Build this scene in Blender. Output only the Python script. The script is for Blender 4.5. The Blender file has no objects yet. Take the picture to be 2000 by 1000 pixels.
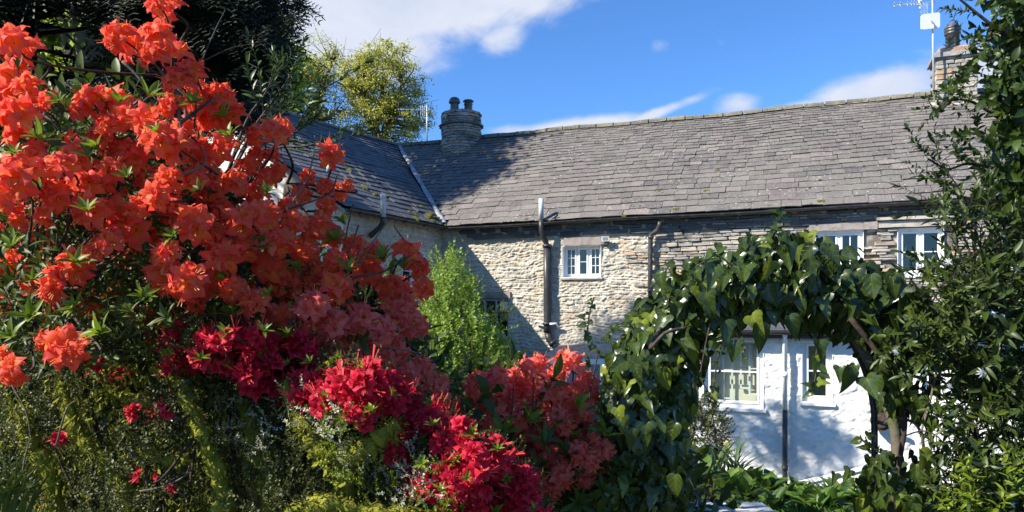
import bpy, math, random
import numpy as np
from mathutils import Vector, Matrix, Euler
random.seed(7); np.random.seed(7)
R = math.radians
SC = bpy.context.scene
COL = SC.collection

# ------------------------------------------------------------------ camera, sky, sun, exposure
CZ = 2.7                                   # eye height above the ground by the house
F = 1444.0
cam = bpy.data.cameras.new('camera'); co = bpy.data.objects.new('camera', cam); COL.objects.link(co)
co.location = (0, 0, CZ); co.rotation_euler = (R(90), 0, 0)
cam.sensor_width = 36; cam.lens = 26; cam.shift_y = 0.05; cam.clip_start = 0.05; cam.clip_end = 2000
SC.camera = co
SUN_L = Vector((0.76, 0.30, -0.66)).normalized()   # the way the light travels
SUN_EL = math.asin(-SUN_L.z); SUN_AZ = math.atan2(-SUN_L.x, -SUN_L.y)  # clockwise from +Y
w = bpy.data.worlds.new('World'); SC.world = w; w.use_nodes = True
SC.view_settings.view_transform = 'Standard'; SC.view_settings.look = 'None'
SC.view_settings.gamma = 1; SC.view_settings.exposure = 0.95; SC.view_settings.use_curve_mapping = False
sun = bpy.data.lights.new('sun', 'SUN'); so = bpy.data.objects.new('sun', sun); COL.objects.link(so)
sun.energy = 5.0; sun.angle = R(0.53); sun.color = (1.0, 0.94, 0.83)
so.rotation_euler = SUN_L.to_track_quat('-Z', 'Y').to_euler()
SC.cycles.max_bounces = 6; SC.cycles.diffuse_bounces = 3; SC.cycles.glossy_bounces = 3
SC.cycles.transmission_bounces = 4; SC.cycles.transparent_max_bounces = 6

def build_world():
    nt = w.node_tree; N = nt.nodes; L = nt.links; N.clear()
    out = N.new('ShaderNodeOutputWorld'); bg = N.new('ShaderNodeBackground'); L.new(bg.outputs[0], out.inputs[0])
    bg.inputs['Strength'].default_value = 0.085
    sky = N.new('ShaderNodeTexSky'); sky.sky_type = 'NISHITA'; sky.sun_disc = False
    sky.sun_elevation = SUN_EL; sky.sun_rotation = SUN_AZ
    sky.air_density = 1.0; sky.dust_density = 0.1; sky.ozone_density = 4.0; sky.altitude = 600
    tint = N.new('ShaderNodeMix'); tint.data_type = 'RGBA'; tint.blend_type = 'MULTIPLY'; tint.inputs[0].default_value = 1
    L.new(sky.outputs[0], tint.inputs[6]); tint.inputs[7].default_value = (0.64, 1.0, 1.38, 1)
    tc = N.new('ShaderNodeTexCoord')
    def vm(op, a, b=None):
        n = N.new('ShaderNodeVectorMath'); n.operation = op
        for i, x in enumerate((a, b)):
            if x is None: continue
            if isinstance(x, (tuple, Vector)): n.inputs[i].default_value = tuple(x)
            else: L.new(x, n.inputs[i])
        return n.outputs['Value'] if op in ('DOT_PRODUCT', 'LENGTH') else n.outputs[0]
    def mm(op, a, b=None, c=None):
        n = N.new('ShaderNodeMath'); n.operation = op
        for i, x in enumerate((a, b, c)):
            if x is None: continue
            if isinstance(x, (int, float)): n.inputs[i].default_value = x
            else: L.new(x, n.inputs[i])
        return n.outputs[0]
    D = vm('NORMALIZE', tc.outputs['Generated'])
    nz = N.new('ShaderNodeTexNoise'); nz.inputs['Scale'].default_value = 9; nz.inputs['Detail'].default_value = 8
    nz.inputs['Roughness'].default_value = 0.6; nz.inputs['Distortion'].default_value = 0.3
    mp = N.new('ShaderNodeMapping'); mp.inputs['Scale'].default_value = (1, 1, 1.8); L.new(D, mp.inputs[0]); L.new(mp.outputs[0], nz.inputs['Vector'])
    total = None
    # each cloud: a direction in the sky, its half extents (radians) and tilt
    clouds = [(770, 0, .235, .065, .10, 1.25), (700, 95, .14, .05, .0, 1.1), (985, 80, .045, .032, .3, .8), (1050, 0, .10, .028, .1, .9),
              (1130, 248, .12, .013, .13, 1.0), (1000, 258, .05, .012, 0, .8), (1270, 226, .075, .009, .35, .9),
              (1445, 206, .034, .017, .1, 1.0), (1735, 176, .10, .030, .25, 1.15), (1590, 208, .08, .013, .1, .8),
              (1290, 88, .02, .013, 0, .45), (1400, 75, .03, .013, 0, .3), (1960, 150, .10, .04, 0, 1.1)]
    for px, py, ra, rb, tilt, amp in clouds:
        c = Vector(((px-1000)/F, 1, (600-py)/F)).normalized()
        a = Vector((1, 0, 0)); a = (a - c*a.dot(c)).normalized(); b = a.cross(c) * -1
        if b.z < 0: b = -b
        a2 = a*math.cos(tilt) + b*math.sin(tilt); b2 = -a*math.sin(tilt) + b*math.cos(tilt)
        x = vm('DOT_PRODUCT', D, a2/ra); y = vm('DOT_PRODUCT', D, b2/rb); front = vm('DOT_PRODUCT', D, tuple(c))
        r2 = mm('ADD', mm('MULTIPLY', x, x), mm('MULTIPLY', y, y))
        g = mm('MULTIPLY', mm('EXPONENT', mm('MULTIPLY', r2, -1.05)), amp)
        g = mm('MULTIPLY', g, mm('GREATER_THAN', front, 0))
        total = g if total is None else mm('MAXIMUM', total, g)
    # scattered cloud over the rest of the sky, out of the frame
    n2 = N.new('ShaderNodeTexNoise'); n2.inputs['Scale'].default_value = 2.2; n2.inputs['Detail'].default_value = 7; L.new(mp.outputs[0], n2.inputs['Vector'])
    behind = mm('MULTIPLY', mm('SUBTRACT', 0.55, vm('DOT_PRODUCT', D, (0, 1, 0))), 3); behind = mm('MINIMUM', mm('MAXIMUM', behind, 0), 1)
    rest = mm('MULTIPLY', mm('MULTIPLY', mm('MAXIMUM', mm('SUBTRACT', n2.outputs[0], 0.57), 0), 5), behind)
    total = mm('MAXIMUM', total, rest)
    f = mm('ADD', total, mm('MULTIPLY', mm('SUBTRACT', nz.outputs[0], 0.5), 1.25))
    mr = N.new('ShaderNodeMapRange'); mr.interpolation_type = 'SMOOTHSTEP'; L.new(f, mr.inputs[0])
    mr.inputs[1].default_value = 0.28; mr.inputs[2].default_value = 0.95; mr.inputs[4].default_value = 0.93
    cc = N.new('ShaderNodeMix'); cc.data_type = 'RGBA'; L.new(nz.outputs[0], cc.inputs[0])
    cc.inputs[6].default_value = (3.4, 4.0, 5.2, 1); cc.inputs[7].default_value = (6.0, 6.0, 6.3, 1)
    mx = N.new('ShaderNodeMix'); mx.data_type = 'RGBA'; L.new(mr.outputs[0], mx.inputs[0]); L.new(tint.outputs[2], mx.inputs[6]); L.new(cc.outputs[2], mx.inputs[7])
    L.new(mx.outputs[2], bg.inputs[0])
build_world()

# ------------------------------------------------------------------ helpers
def W(px, py, Y):                         # a point seen in that direction, Y metres ahead of the eye
    return Vector(((px-1000)/F*Y, Y, CZ + (600-py)/F*Y))
def mesh(name, v, f, uv=None, attrs=None, smooth=True):
    me = bpy.data.meshes.new(name)
    v = np.asarray(v, dtype=np.float32)
    if isinstance(f, np.ndarray):
        n, k = f.shape
        me.vertices.add(len(v)); me.vertices.foreach_set('co', v.ravel())
        me.loops.add(n*k); me.loops.foreach_set('vertex_index', f.ravel().astype(np.int32))
        me.polygons.add(n); me.polygons.foreach_set('loop_start', np.arange(0, n*k, k, dtype=np.int32))
        me.polygons.foreach_set('loop_total', np.full(n, k, dtype=np.int32))
        me.update(calc_edges=True)
    else:
        me.from_pydata([tuple(x) for x in v], [], f); me.update()
    if uv is not None:
        l = me.uv_layers.new(name='UVMap'); vi = np.empty(len(me.loops), dtype=np.int32); me.loops.foreach_get('vertex_index', vi)
        l.data.foreach_set('uv', np.asarray(uv, dtype=np.float32)[vi].ravel())
    for k, a in (attrs or {}).items():
        at = me.attributes.new(k, 'FLOAT', 'POINT'); at.data.foreach_set('value', np.asarray(a, dtype=np.float32))
    if smooth: me.polygons.foreach_set('use_smooth', np.ones(len(me.polygons), dtype=bool))
    return me
def obj(name, me, m=None, parent=None, kind=None, mat4=None):
    o = bpy.data.objects.new(name, me); COL.objects.link(o)
    if m is not None and len(me.materials) == 0: me.materials.append(m)
    if parent is not None: o.parent = parent
    if kind: o['kind'] = kind
    if mat4 is not None: o.matrix_local = mat4
    return o
def tag(o, label, cat, group=None):
    o['label'] = label; o['category'] = cat
    if group: o['group'] = group
    return o
def thing(name, label, cat, loc=(0, 0, 0), group=None):
    o = bpy.data.objects.new(name, None); COL.objects.link(o); o.location = loc
    return tag(o, label, cat, group)
class MB:
    """collects quads and tris"""
    def __init__(s): s.v = []; s.f = []
    def add(s, vs, fs):
        b = len(s.v); s.v += [tuple(x) for x in vs]; s.f += [tuple(i+b for i in f) for f in fs]; return s
    def box(s, o, a, b, c):               # corner plus three edge vectors
        o, a, b, c = map(Vector, (o, a, b, c))
        vs = [o, o+a, o+a+b, o+b, o+c, o+a+c, o+a+b+c, o+b+c]
        fs = [(0, 3, 2, 1), (4, 5, 6, 7), (0, 1, 5, 4), (1, 2, 6, 5), (2, 3, 7, 6), (3, 0, 4, 7)]
        if a.cross(b).dot(c) < 0: fs = [f[::-1] for f in fs]
        return s.add(vs, fs)
    def tube(s, pts, rad, n=8, cap=True):
        pts = [Vector(p) for p in pts]; rad = rad if hasattr(rad, '__len__') else [rad]*len(pts)
        vs = []; up = None
        for i, p in enumerate(pts):
            d = (pts[min(i+1, len(pts)-1)] - pts[max(i-1, 0)]).normalized()
            if up is None: up = Vector((0, 0, 1)) if abs(d.z) < .9 else Vector((1, 0, 0))
            x = d.cross(up)
            if x.length < 1e-4: x = d.orthogonal()
            x.normalize(); y = x.cross(d).normalized(); up = y
            for k in range(n):
                a = 2*math.pi*k/n; vs.append(p + (x*math.cos(a) + y*math.sin(a))*rad[i])
        fs = [(i*n+k, i*n+(k+1) % n, (i+1)*n+(k+1) % n, (i+1)*n+k) for i in range(len(pts)-1) for k in range(n)]
        if cap: fs += [tuple(range(n))[::-1], tuple((len(pts)-1)*n+k for k in range(n))]
        return s.add(vs, fs)
    def lathe(s, c, prof, n=24, jit=0):
        c = Vector(c); vs = []
        for r, z in prof:
            for k in range(n):
                a = 2*math.pi*k/n; rr = r*(1+random.uniform(-jit, jit)); vs.append(c+Vector((math.cos(a)*rr, math.sin(a)*rr, z)))
        fs = [(i*n+k, i*n+(k+1) % n, (i+1)*n+(k+1) % n, (i+1)*n+k) for i in range(len(prof)-1) for k in range(n)]
        fs += [tuple((len(prof)-1)*n+k for k in range(n))]
        return s.add(vs, fs)
    def build(s, name, m, parent=None, kind=None, smooth=False, mat4=None):
        return obj(name, mesh(name, s.v, s.f, smooth=smooth), m, parent, kind, mat4)
def curve(pts, n=6):                       # Catmull-Rom through the points
    pts = [Vector(p) for p in pts]
    if len(pts) < 3: return pts
    P = [pts[0]*2-pts[1]] + pts + [pts[-1]*2-pts[-2]]; out = []
    for i in range(1, len(P)-2):
        for k in range(n):
            t = k/n; a, b, c, d = P[i-1:i+3]
            out.append(0.5*((2*b)+(c-a)*t+(2*a-5*b+4*c-d)*t*t+(3*b-a-3*c+d)*t**3))
    return out + [pts[-1]]
def vnoise(x, y, seed=0):                  # smooth value noise, numpy
    xi = np.floor(x).astype(np.int64); yi = np.floor(y).astype(np.int64); fx = x-xi; fy = y-yi
    fx = fx*fx*(3-2*fx); fy = fy*fy*(3-2*fy)
    def h(a, b):
        n = (a*374761393 + b*668265263 + seed*974634777) & 0xffffffff
        n = ((n ^ (n >> 13))*1274126177) & 0xffffffff; return ((n ^ (n >> 16)) & 0xffff)/65535.0
    return (h(xi, yi)*(1-fx)+h(xi+1, yi)*fx)*(1-fy) + (h(xi, yi+1)*(1-fx)+h(xi+1, yi+1)*fx)*fy
def fbm(x, y, seed=0, o=4):
    s = 0; a = .5
    for i in range(o): s = s + a*vnoise(x*2**i, y*2**i, seed+i); a *= .5
    return s/(1-.5**o)

# ---- materials
def mat(name, c, rough=.7, var=None, spec=.4, noise=None, bump=None, trans=0, metal=0, isl=0, spots=None, coat=0, tcol=None, bigvar=None):
    """var: second colour mixed per island/object; noise: (scale, colour, lo, hi); bump: (scale, strength, distance)"""
    m = bpy.data.materials.new(name); m.use_nodes = True; nt = m.node_tree; N = nt.nodes; L = nt.links
    b = N['Principled BSDF']; out = N['Material Output']; b.inputs['Roughness'].default_value = rough
    b.inputs['Specular IOR Level'].default_value = spec; b.inputs['Metallic'].default_value = metal
    if coat: b.inputs['Coat Weight'].default_value = coat; b.inputs['Coat Roughness'].default_value = .25
    def rgb(x): return tuple(x)+(1,)
    def mixc(f, a, c2):
        n = N.new('ShaderNodeMix'); n.data_type = 'RGBA'
        for i, x in ((0, f), (6, a), (7, c2)):
            if isinstance(x, tuple): n.inputs[i].default_value = rgb(x)
            elif isinstance(x, (int, float)): n.inputs[i].default_value = x
            else: L.new(x, n.inputs[i])
        return n.outputs[2]
    geo = N.new('ShaderNodeNewGeometry')
    cur = tuple(c)
    if var is not None:
        oi = N.new('ShaderNodeObjectInfo')
        ad = N.new('ShaderNodeMath'); ad.operation = 'ADD'; L.new(geo.outputs['Random Per Island'], ad.inputs[0]); L.new(oi.outputs['Random'], ad.inputs[1])
        fr = N.new('ShaderNodeMath'); fr.operation = 'FRACT'; L.new(ad.outputs[0], fr.inputs[0])
        if isinstance(var[0], (tuple, list)):
            cr = N.new('ShaderNodeValToRGB'); L.new(fr.outputs[0], cr.inputs[0]); e = cr.color_ramp.elements; cs = [tuple(c)]+list(var)
            cr.color_ramp.interpolation = 'LINEAR'
            e[0].position = 0; e[0].color = rgb(cs[0]); e[1].position = 1; e[1].color = rgb(cs[-1])
            for i, q in enumerate(cs[1:-1]): el = e.new((i+1)/(len(cs)-1)); el.color = rgb(q)
            cur = cr.outputs[0]
        else: cur = mixc(fr.outputs[0], cur, tuple(var))
    def noisef(sc, lo, hi, det=4):
        n = N.new('ShaderNodeTexNoise'); n.inputs['Scale'].default_value = sc; n.inputs['Detail'].default_value = det; L.new(geo.outputs['Position'], n.inputs['Vector'])
        r = N.new('ShaderNodeMapRange'); r.inputs[1].default_value = lo; r.inputs[2].default_value = hi; L.new(n.outputs[0], r.inputs[0]); return r.outputs[0]
    for nn in (noise or []):
        cur = mixc(noisef(nn[0], nn[2], nn[3]), cur, tuple(nn[1]))
    if spots:
        for (sc, colr, th, soft) in spots:
            v = N.new('ShaderNodeTexVoronoi'); v.inputs['Scale'].default_value = sc; L.new(geo.outputs['Position'], v.inputs['Vector'])
            r = N.new('ShaderNodeMapRange'); r.inputs[1].default_value = th; r.inputs[2].default_value = th*(1-soft); L.new(v.outputs['Distance'], r.inputs[0])
            ml = N.new('ShaderNodeMath'); ml.operation = 'MULTIPLY'; L.new(r.outputs[0], ml.inputs[0]); L.new(noisef(sc*.12, .45, .6), ml.inputs[1])
            cur = mixc(ml.outputs[0], cur, tuple(colr))
    m['cur'] = 0
    if isinstance(cur, tuple): b.inputs['Base Color'].default_value = rgb(cur)
    else: L.new(cur, b.inputs['Base Color'])
    if bump:
        n = N.new('ShaderNodeTexNoise'); n.inputs['Scale'].default_value = bump[0]; n.inputs['Detail'].default_value = 6; L.new(geo.outputs['Position'], n.inputs['Vector'])
        bp = N.new('ShaderNodeBump'); bp.inputs['Strength'].default_value = bump[1]; bp.inputs['Distance'].default_value = bump[2]; L.new(n.outputs[0], bp.inputs['Height']); L.new(bp.outputs[0], b.inputs['Normal'])
    if trans:
        t = N.new('ShaderNodeBsdfTranslucent')
        if tcol is not None: t.inputs[0].default_value = rgb(tcol)
        elif isinstance(cur, tuple): t.inputs[0].default_value = rgb(cur)
        else: L.new(cur, t.inputs[0])
        mx = N.new('ShaderNodeMixShader'); mx.inputs[0].default_value = trans
        L.new(b.outputs[0], mx.inputs[1]); L.new(t.outputs[0], mx.inputs[2]); L.new(mx.outputs[0], out.inputs[0])
    return m

def petal_mat(name, base, alt, throat, trans=.38):
    m = mat(name, base, .55, var=alt, spec=.25, trans=trans); nt = m.node_tree; N = nt.nodes; L = nt.links
    b = N['Principled BSDF']; t = [n for n in N if n.type == 'BSDF_TRANSLUCENT'][0]
    src = b.inputs['Base Color'].links[0].from_socket
    a = N.new('ShaderNodeAttribute'); a.attribute_name = 'throat'
    mx = N.new('ShaderNodeMix'); mx.data_type = 'RGBA'; L.new(a.outputs['Fac'], mx.inputs[0]); L.new(src, mx.inputs[6]); mx.inputs[7].default_value = tuple(throat)+(1,)
    L.new(mx.outputs[2], b.inputs['Base Color']); L.new(mx.outputs[2], t.inputs[0]); return m

def ivy_mat(name, dark, light, vein, trans=.18):
    m = mat(name, dark, .27, var=light, spec=.5, trans=trans); nt = m.node_tree; N = nt.nodes; L = nt.links
    b = N['Principled BSDF']; t = [n for n in N if n.type == 'BSDF_TRANSLUCENT'][0]; src = b.inputs['Base Color'].links[0].from_socket
    uv = N.new('ShaderNodeUVMap'); sp = N.new('ShaderNodeSeparateXYZ'); L.new(uv.outputs[0], sp.inputs[0])
    def mm(op, a, c=None):
        n = N.new('ShaderNodeMath'); n.operation = op
        for i, x in enumerate((a, c)):
            if x is None: continue
            if isinstance(x, (int, float)): n.inputs[i].default_value = x
            else: L.new(x, n.inputs[i])
        return n.outputs[0]
    ax = mm('ABSOLUTE', sp.outputs[0])                 # u = sideways, v = along
    mid = mm('LESS_THAN', ax, 0.018)
    # side veins: lines running out and up from the midrib
    q = mm('SUBTRACT', sp.outputs[1], mm('MULTIPLY', ax, 0.95)); q2 = mm('ABSOLUTE', mm('SUBTRACT', mm('FRACT', mm('MULTIPLY', q, 4.2)), .5))
    side = mm('LESS_THAN', q2, 0.055)
    v = mm('MAXIMUM', mid, side)
    nz = N.new('ShaderNodeTexNoise'); nz.inputs['Scale'].default_value = 3; L.new(uv.outputs[0], nz.inputs['Vector'])
    glow = mm('MULTIPLY', mm('MAXIMUM', mm('SUBTRACT', 0.42, ax), 0), 0.7)
    mx = N.new('ShaderNodeMix'); mx.data_type = 'RGBA'; L.new(mm('MAXIMUM', mm('MULTIPLY', v, .6), glow), mx.inputs[0]); L.new(src, mx.inputs[6]); mx.inputs[7].default_value = tuple(vein)+(1,)
    L.new(mx.outputs[2], b.inputs['Base Color']); L.new(mx.outputs[2], t.inputs[0])
    bp = N.new('ShaderNodeBump'); bp.inputs['Strength'].default_value = .5; bp.inputs['Distance'].default_value = .002; L.new(v, bp.inputs['Height']); bp.invert = True; L.new(bp.outputs[0], b.inputs['Normal'])
    return m

def wall_mat():
    """rubble with worn limewash: vertex attributes say joint depth, stone random and how much wash is left"""
    m = mat('limewashed_rubble', (.3, .27, .22), .92, spec=.15, bump=(60, .6, .01)); nt = m.node_tree; N = nt.nodes; L = nt.links; b = N['Principled BSDF']
    geo = [n for n in N if n.type == 'NEW_GEOMETRY'][0]
    def at(n): a = N.new('ShaderNodeAttribute'); a.attribute_name = n; return a.outputs['Fac']
    def ramp(f, cs):
        r = N.new('ShaderNodeValToRGB'); L.new(f, r.inputs[0]); e = r.color_ramp.elements; r.color_ramp.interpolation = 'CONSTANT' if len(cs) > 4 else 'LINEAR'
        e[0].color = cs[0]+(1,); e[0].position = 0; e[1].color = cs[-1]+(1,); e[1].position = 1-1/len(cs) if len(cs) > 4 else 1
        for i, q in enumerate(cs[1:-1]): el = e.new((i+1)/len(cs)); el.color = q+(1,)
        return r.outputs[0]
    def noise(sc, lo, hi, det=5):
        n = N.new('ShaderNodeTexNoise'); n.inputs['Scale'].default_value = sc; n.inputs['Detail'].default_value = det; n.inputs['Roughness'].default_value = .65; L.new(geo.outputs['Position'], n.inputs['Vector'])
        r = N.new('ShaderNodeMapRange'); r.inputs[1].default_value = lo; r.inputs[2].default_value = hi; L.new(n.outputs[0], r.inputs[0]); return r.outputs[0]
    def mm(op, a, c):
        n = N.new('ShaderNodeMath'); n.operation = op; n.use_clamp = True
        for i, x in enumerate((a, c)):
            if isinstance(x, (int, float)): n.inputs[i].default_value = x
            else: L.new(x, n.inputs[i])
        return n.outputs[0]
    def mix(f, a, c):
        n = N.new('ShaderNodeMix'); n.data_type = 'RGBA'; L.new(f, n.inputs[0])
        for i, x in ((6, a), (7, c)):
            if isinstance(x, tuple): n.inputs[i].default_value = x+(1,)
            else: L.new(x, n.inputs[i])
        return n.outputs[2]
    stone = ramp(at('rnd'), [(.22, .22, .19), (.30, .27, .20), (.18, .19, .17), (.36, .27, .17), (.26, .25, .21), (.40, .30, .20), (.15, .16, .15), (.33, .31, .26)])
    stone = mix(noise(14, .35, .7), stone, (.42, .39, .33))
    wash = mm('ADD', mm('MULTIPLY', noise(9, .40, .60), .7), mm('MULTIPLY', at('joint'), .75))
    wash = mm('MULTIPLY', wash, at('wash'))
    washc = mix(noise(3.2, .4, .7), (.60, .545, .45), (.43, .385, .305))
    c = mix(wash, stone, washc)
    c = mix(mm('MULTIPLY', noise(1.3, .56, .68), .5), c, (.42, .28, .17))
    dk = mm('MULTIPLY', noise(4.5, .55, .70), .4); c = mix(dk, c, (.20, .19, .16))
    L.new(c, b.inputs['Base Color']); return m

M = {}
M['slate'] = mat('grey_purple_slate', (.095, .088, .082), .68, var=[(.15, .132, .12), (.078, .075, .073), (.155, .135, .12), (.12, .112, .10), (.20, .172, .155), (.095, .09, .086)], spec=.45,
                 noise=[(.9, (.12, .10, .098), .5, .7), (22, (.25, .23, .20), .52, .8), (2.5, (.17, .16, .14), .5, .75)], spots=[(9, (.46, .44, .39), .20, .4), (5, (.05, .05, .03), .2, .5), (26, (.36, .34, .30), .24, .5)], bump=(40, .5, .006))
M['slate_dark'] = mat('blue_grey_slate', (.075, .08, .088), .6, var=[(.11, .115, .12), (.06, .065, .075), (.13, .125, .125), (.09, .09, .10)], spec=.5,
                      noise=[(22, (.17, .165, .15), .58, .85)], spots=[(9, (.30, .29, .27), .13, .4)], bump=(40, .5, .006))
M['underlay'] = mat('dark_roof_boarding', (.03, .03, .03), .9)
M['wall'] = wall_mat()
M['backing'] = mat('dark_recessed_mortar', (.14, .125, .105), .95, noise=[(5, (.34, .30, .24), .5, .65)], bump=(30, .8, .02))
M['stone'] = mat('lakeland_walling_stone', (.30, .27, .235), .85, var=[(.40, .36, .30), (.22, .215, .20), (.34, .31, .27), (.46, .41, .34), (.25, .24, .22), (.42, .28, .16), (.38, .33, .28), (.18, .18, .175), (.44, .40, .34)], spec=.25,
                 noise=[(25, (.42, .39, .34), .58, .8), (2.2, (.13, .13, .12), .55, .7)], bump=(70, .6, .006))
M['lintel'] = mat('pale_lintel_stone', (.42, .38, .32), .85, noise=[(8, (.22, .19, .16), .5, .7), (30, (.55, .52, .46), .6, .8)], bump=(60, .5, .005))
M['redlintel'] = mat('reddish_lintel_stone', (.30, .26, .235), .85, noise=[(10, (.20, .17, .155), .45, .7)], bump=(60, .5, .005))
M['ridge'] = mat('mossy_ridge_mortar', (.16, .145, .12), .95, var=[(.20, .18, .14), (.11, .105, .09)], noise=[(5, (.22, .19, .12), .5, .65), (13, (.10, .11, .04), .55, .65), (30, (.45, .43, .4), .62, .75)], bump=(30, .9, .02))
M['lead'] = mat('weathered_lead', (.26, .27, .29), .6, noise=[(8, (.44, .45, .46), .45, .7), (14, (.14, .13, .10), .6, .75)], spec=.5)
M['leadcap'] = mat('grey_lead_capping', (.26, .26, .26), .6, noise=[(9, (.4, .39, .37), .45, .7)], bump=(20, .3, .01))
M['render'] = mat('white_roughcast', (.80, .80, .79), .85, noise=[(2.0, (.70, .70, .68), .5, .75), (0.9, (.62, .62, .58), .6, .8)], spec=.3, bump=(9, .55, .03))
M['white'] = mat('white_paint', (.80, .80, .79), .45, noise=[(6, (.70, .70, .68), .55, .75)])
M['greypaint'] = mat('grey_blue_board_paint', (.42, .45, .52), .6)
M['iron'] = mat('black_painted_iron', (.035, .036, .038), .45, noise=[(7, (.08, .08, .078), .5, .7)], spec=.5, bump=(40, .3, .003))
M['pipegrey'] = mat('grey_plastic_pipe', (.035, .035, .037), .4, noise=[(9, (.06, .06, .058), .5, .75)])
M['pipepale'] = mat('pale_grey_pipe', (.50, .52, .52), .5, noise=[(30, (.62, .63, .62), .5, .6)])
M['pot'] = mat('gunmetal_chimney_pot', (.06, .058, .06), .38, noise=[(6, (.11, .10, .10), .45, .7)], spec=.6)
M['flaunch'] = mat('rusty_mortar_flaunching', (.33, .20, .12), .9, noise=[(7, (.45, .38, .30), .5, .65)], bump=(20, .8, .02))
M['alu'] = mat('dull_aluminium', (.6, .62, .64), .4, metal=.6)
M['panel'] = mat('white_plastic_panel', (.82, .83, .83), .4)
M['lens'] = mat('grey_lamp_glass', (.25, .28, .30), .15)
M['dark'] = mat('dark_room', (.02, .02, .022), .9)
M['room'] = mat('beige_room_wall', (.82, .75, .62), .9)
M['curtain'] = mat('grey_green_curtain', (.35, .40, .36), .9, noise=[(5, (.45, .48, .42), .4, .7)])
M['moss'] = mat('yellow_green_moss', (.22, .23, .025), .95, var=[(.30, .29, .035), (.12, .14, .015), (.36, .34, .06)], trans=.15, spec=.1)
M['mosscore'] = mat('moss_cushion', (.15, .155, .018), .98, noise=[(12, (.26, .25, .035), .4, .65)], bump=(45, 1, .02), spec=.1)
M['mossroof'] = mat('dark_roof_moss', (.07, .075, .018), .98, noise=[(18, (.13, .12, .03), .4, .65)], bump=(45, 1, .02), spec=.1)
M['lichen'] = mat('pale_grey_lichen', (.34, .33, .21), .95, var=[(.50, .49, .36), (.20, .21, .10)], spec=.1)
M['bark'] = mat('dark_twig_bark', (.045, .03, .022), .8, noise=[(25, (.12, .10, .07), .5, .75)], bump=(60, .6, .004))
M['palebark'] = mat('pale_lichened_bark', (.13, .11, .08), .9, noise=[(9, (.10, .11, .05), .5, .65)], bump=(30, .7, .01))
M['orange'] = petal_mat('coral_orange_petal', (.94, .095, .060), [(.96, .19, .12), (.90, .065, .045), (.95, .14, .11)], (.96, .34, .03), .55)
M['coral'] = petal_mat('coral_pink_petal', (.86, .16, .14), [(.90, .22, .19), (.80, .11, .11)], (.92, .28, .09), .5)
M['crimson'] = petal_mat('crimson_petal', (.68, .012, .045), [(.82, .03, .075), (.46, .006, .022), (.60, .010, .04)], (.40, .01, .03), .42)
M['stamen'] = mat('pale_orange_stamen', (.75, .25, .08), .6)
M['redstamen'] = mat('crimson_stamen', (.65, .05, .05), .6)
M['azleaf'] = mat('fresh_azalea_leaf', (.15, .22, .012), .45, var=[(.22, .30, .018), (.10, .16, .01), (.28, .34, .025)], trans=.42, spec=.4)
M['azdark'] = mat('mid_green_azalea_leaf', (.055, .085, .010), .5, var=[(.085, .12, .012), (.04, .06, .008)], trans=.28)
M['smallleaf'] = mat('tiny_evergreen_leaf', (.04, .05, .008), .5, var=[(.08, .09, .015), (.022, .032, .006), (.13, .13, .03)], trans=.15)
M['ivy'] = ivy_mat('glossy_ivy_leaf', (.013, .026, .007), [(.022, .042, .008), (.010, .020, .008), (.035, .060, .010), (.015, .03, .008)], (.11, .16, .02))
M['ivylight'] = ivy_mat('yellow_green_ivy_leaf', (.09, .13, .010), [(.16, .20, .015), (.10, .14, .012)], (.34, .38, .05), .3)
M['climber'] = mat('dark_climber_leaf', (.038, .062, .010), .45, var=[(.055, .085, .012), (.025, .044, .008), (.09, .125, .016)], trans=.22)
M['laurel'] = mat('glossy_evergreen_leaf', (.04, .075, .010), .42, var=[(.06, .10, .012), (.028, .05, .010), (.085, .13, .016)], trans=.2)
M['yew'] = mat('dark_yew_needles', (.012, .020, .010), .6, var=[(.018, .030, .012), (.009, .014, .008)], trans=.1)
M['lime'] = mat('lime_green_leaf', (.20, .31, .03), .5, var=[(.27, .38, .04), (.13, .23, .03), (.32, .40, .07)], trans=.4)
M['oak'] = mat('young_oak_leaf', (.46, .46, .08), .6, var=[(.54, .52, .10), (.34, .38, .06), (.58, .54, .14)], trans=.5)
M['backtree'] = mat('bright_background_leaf', (.34, .44, .05), .6, var=[(.42, .50, .08), (.24, .34, .05)], trans=.55)
M['herb'] = mat('fresh_border_leaf', (.07, .14, .02), .5, var=[(.11, .20, .025), (.045, .10, .02), (.15, .22, .04)], trans=.35)
M['strap'] = mat('blue_green_strap_leaf', (.06, .11, .045), .5, var=[(.09, .14, .05), (.05, .08, .04)], trans=.3)
M['daff'] = mat('pale_yellow_petal', (.70, .60, .25), .6, trans=.3)
M['whitepetal'] = mat('white_petal', (.75, .76, .72), .6, trans=.3)
M['soil'] = mat('dark_soil', (.045, .035, .025), .95, noise=[(3, (.06, .07, .025), .45, .65)], bump=(25, .9, .03))
M['slab'] = mat('lichened_table_stone', (.55, .56, .54), .8, noise=[(6, (.38, .39, .38), .45, .65), (28, (.50, .51, .48), .55, .7)], spots=[(22, (.06, .05, .045), .22, .4), (7, (.52, .53, .50), .3, .5)], bump=(35, .7, .006))
M['rust'] = mat('rusty_dark_iron', (.05, .035, .028), .75, noise=[(12, (.12, .06, .03), .5, .7)], bump=(40, .5, .004))
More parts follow.
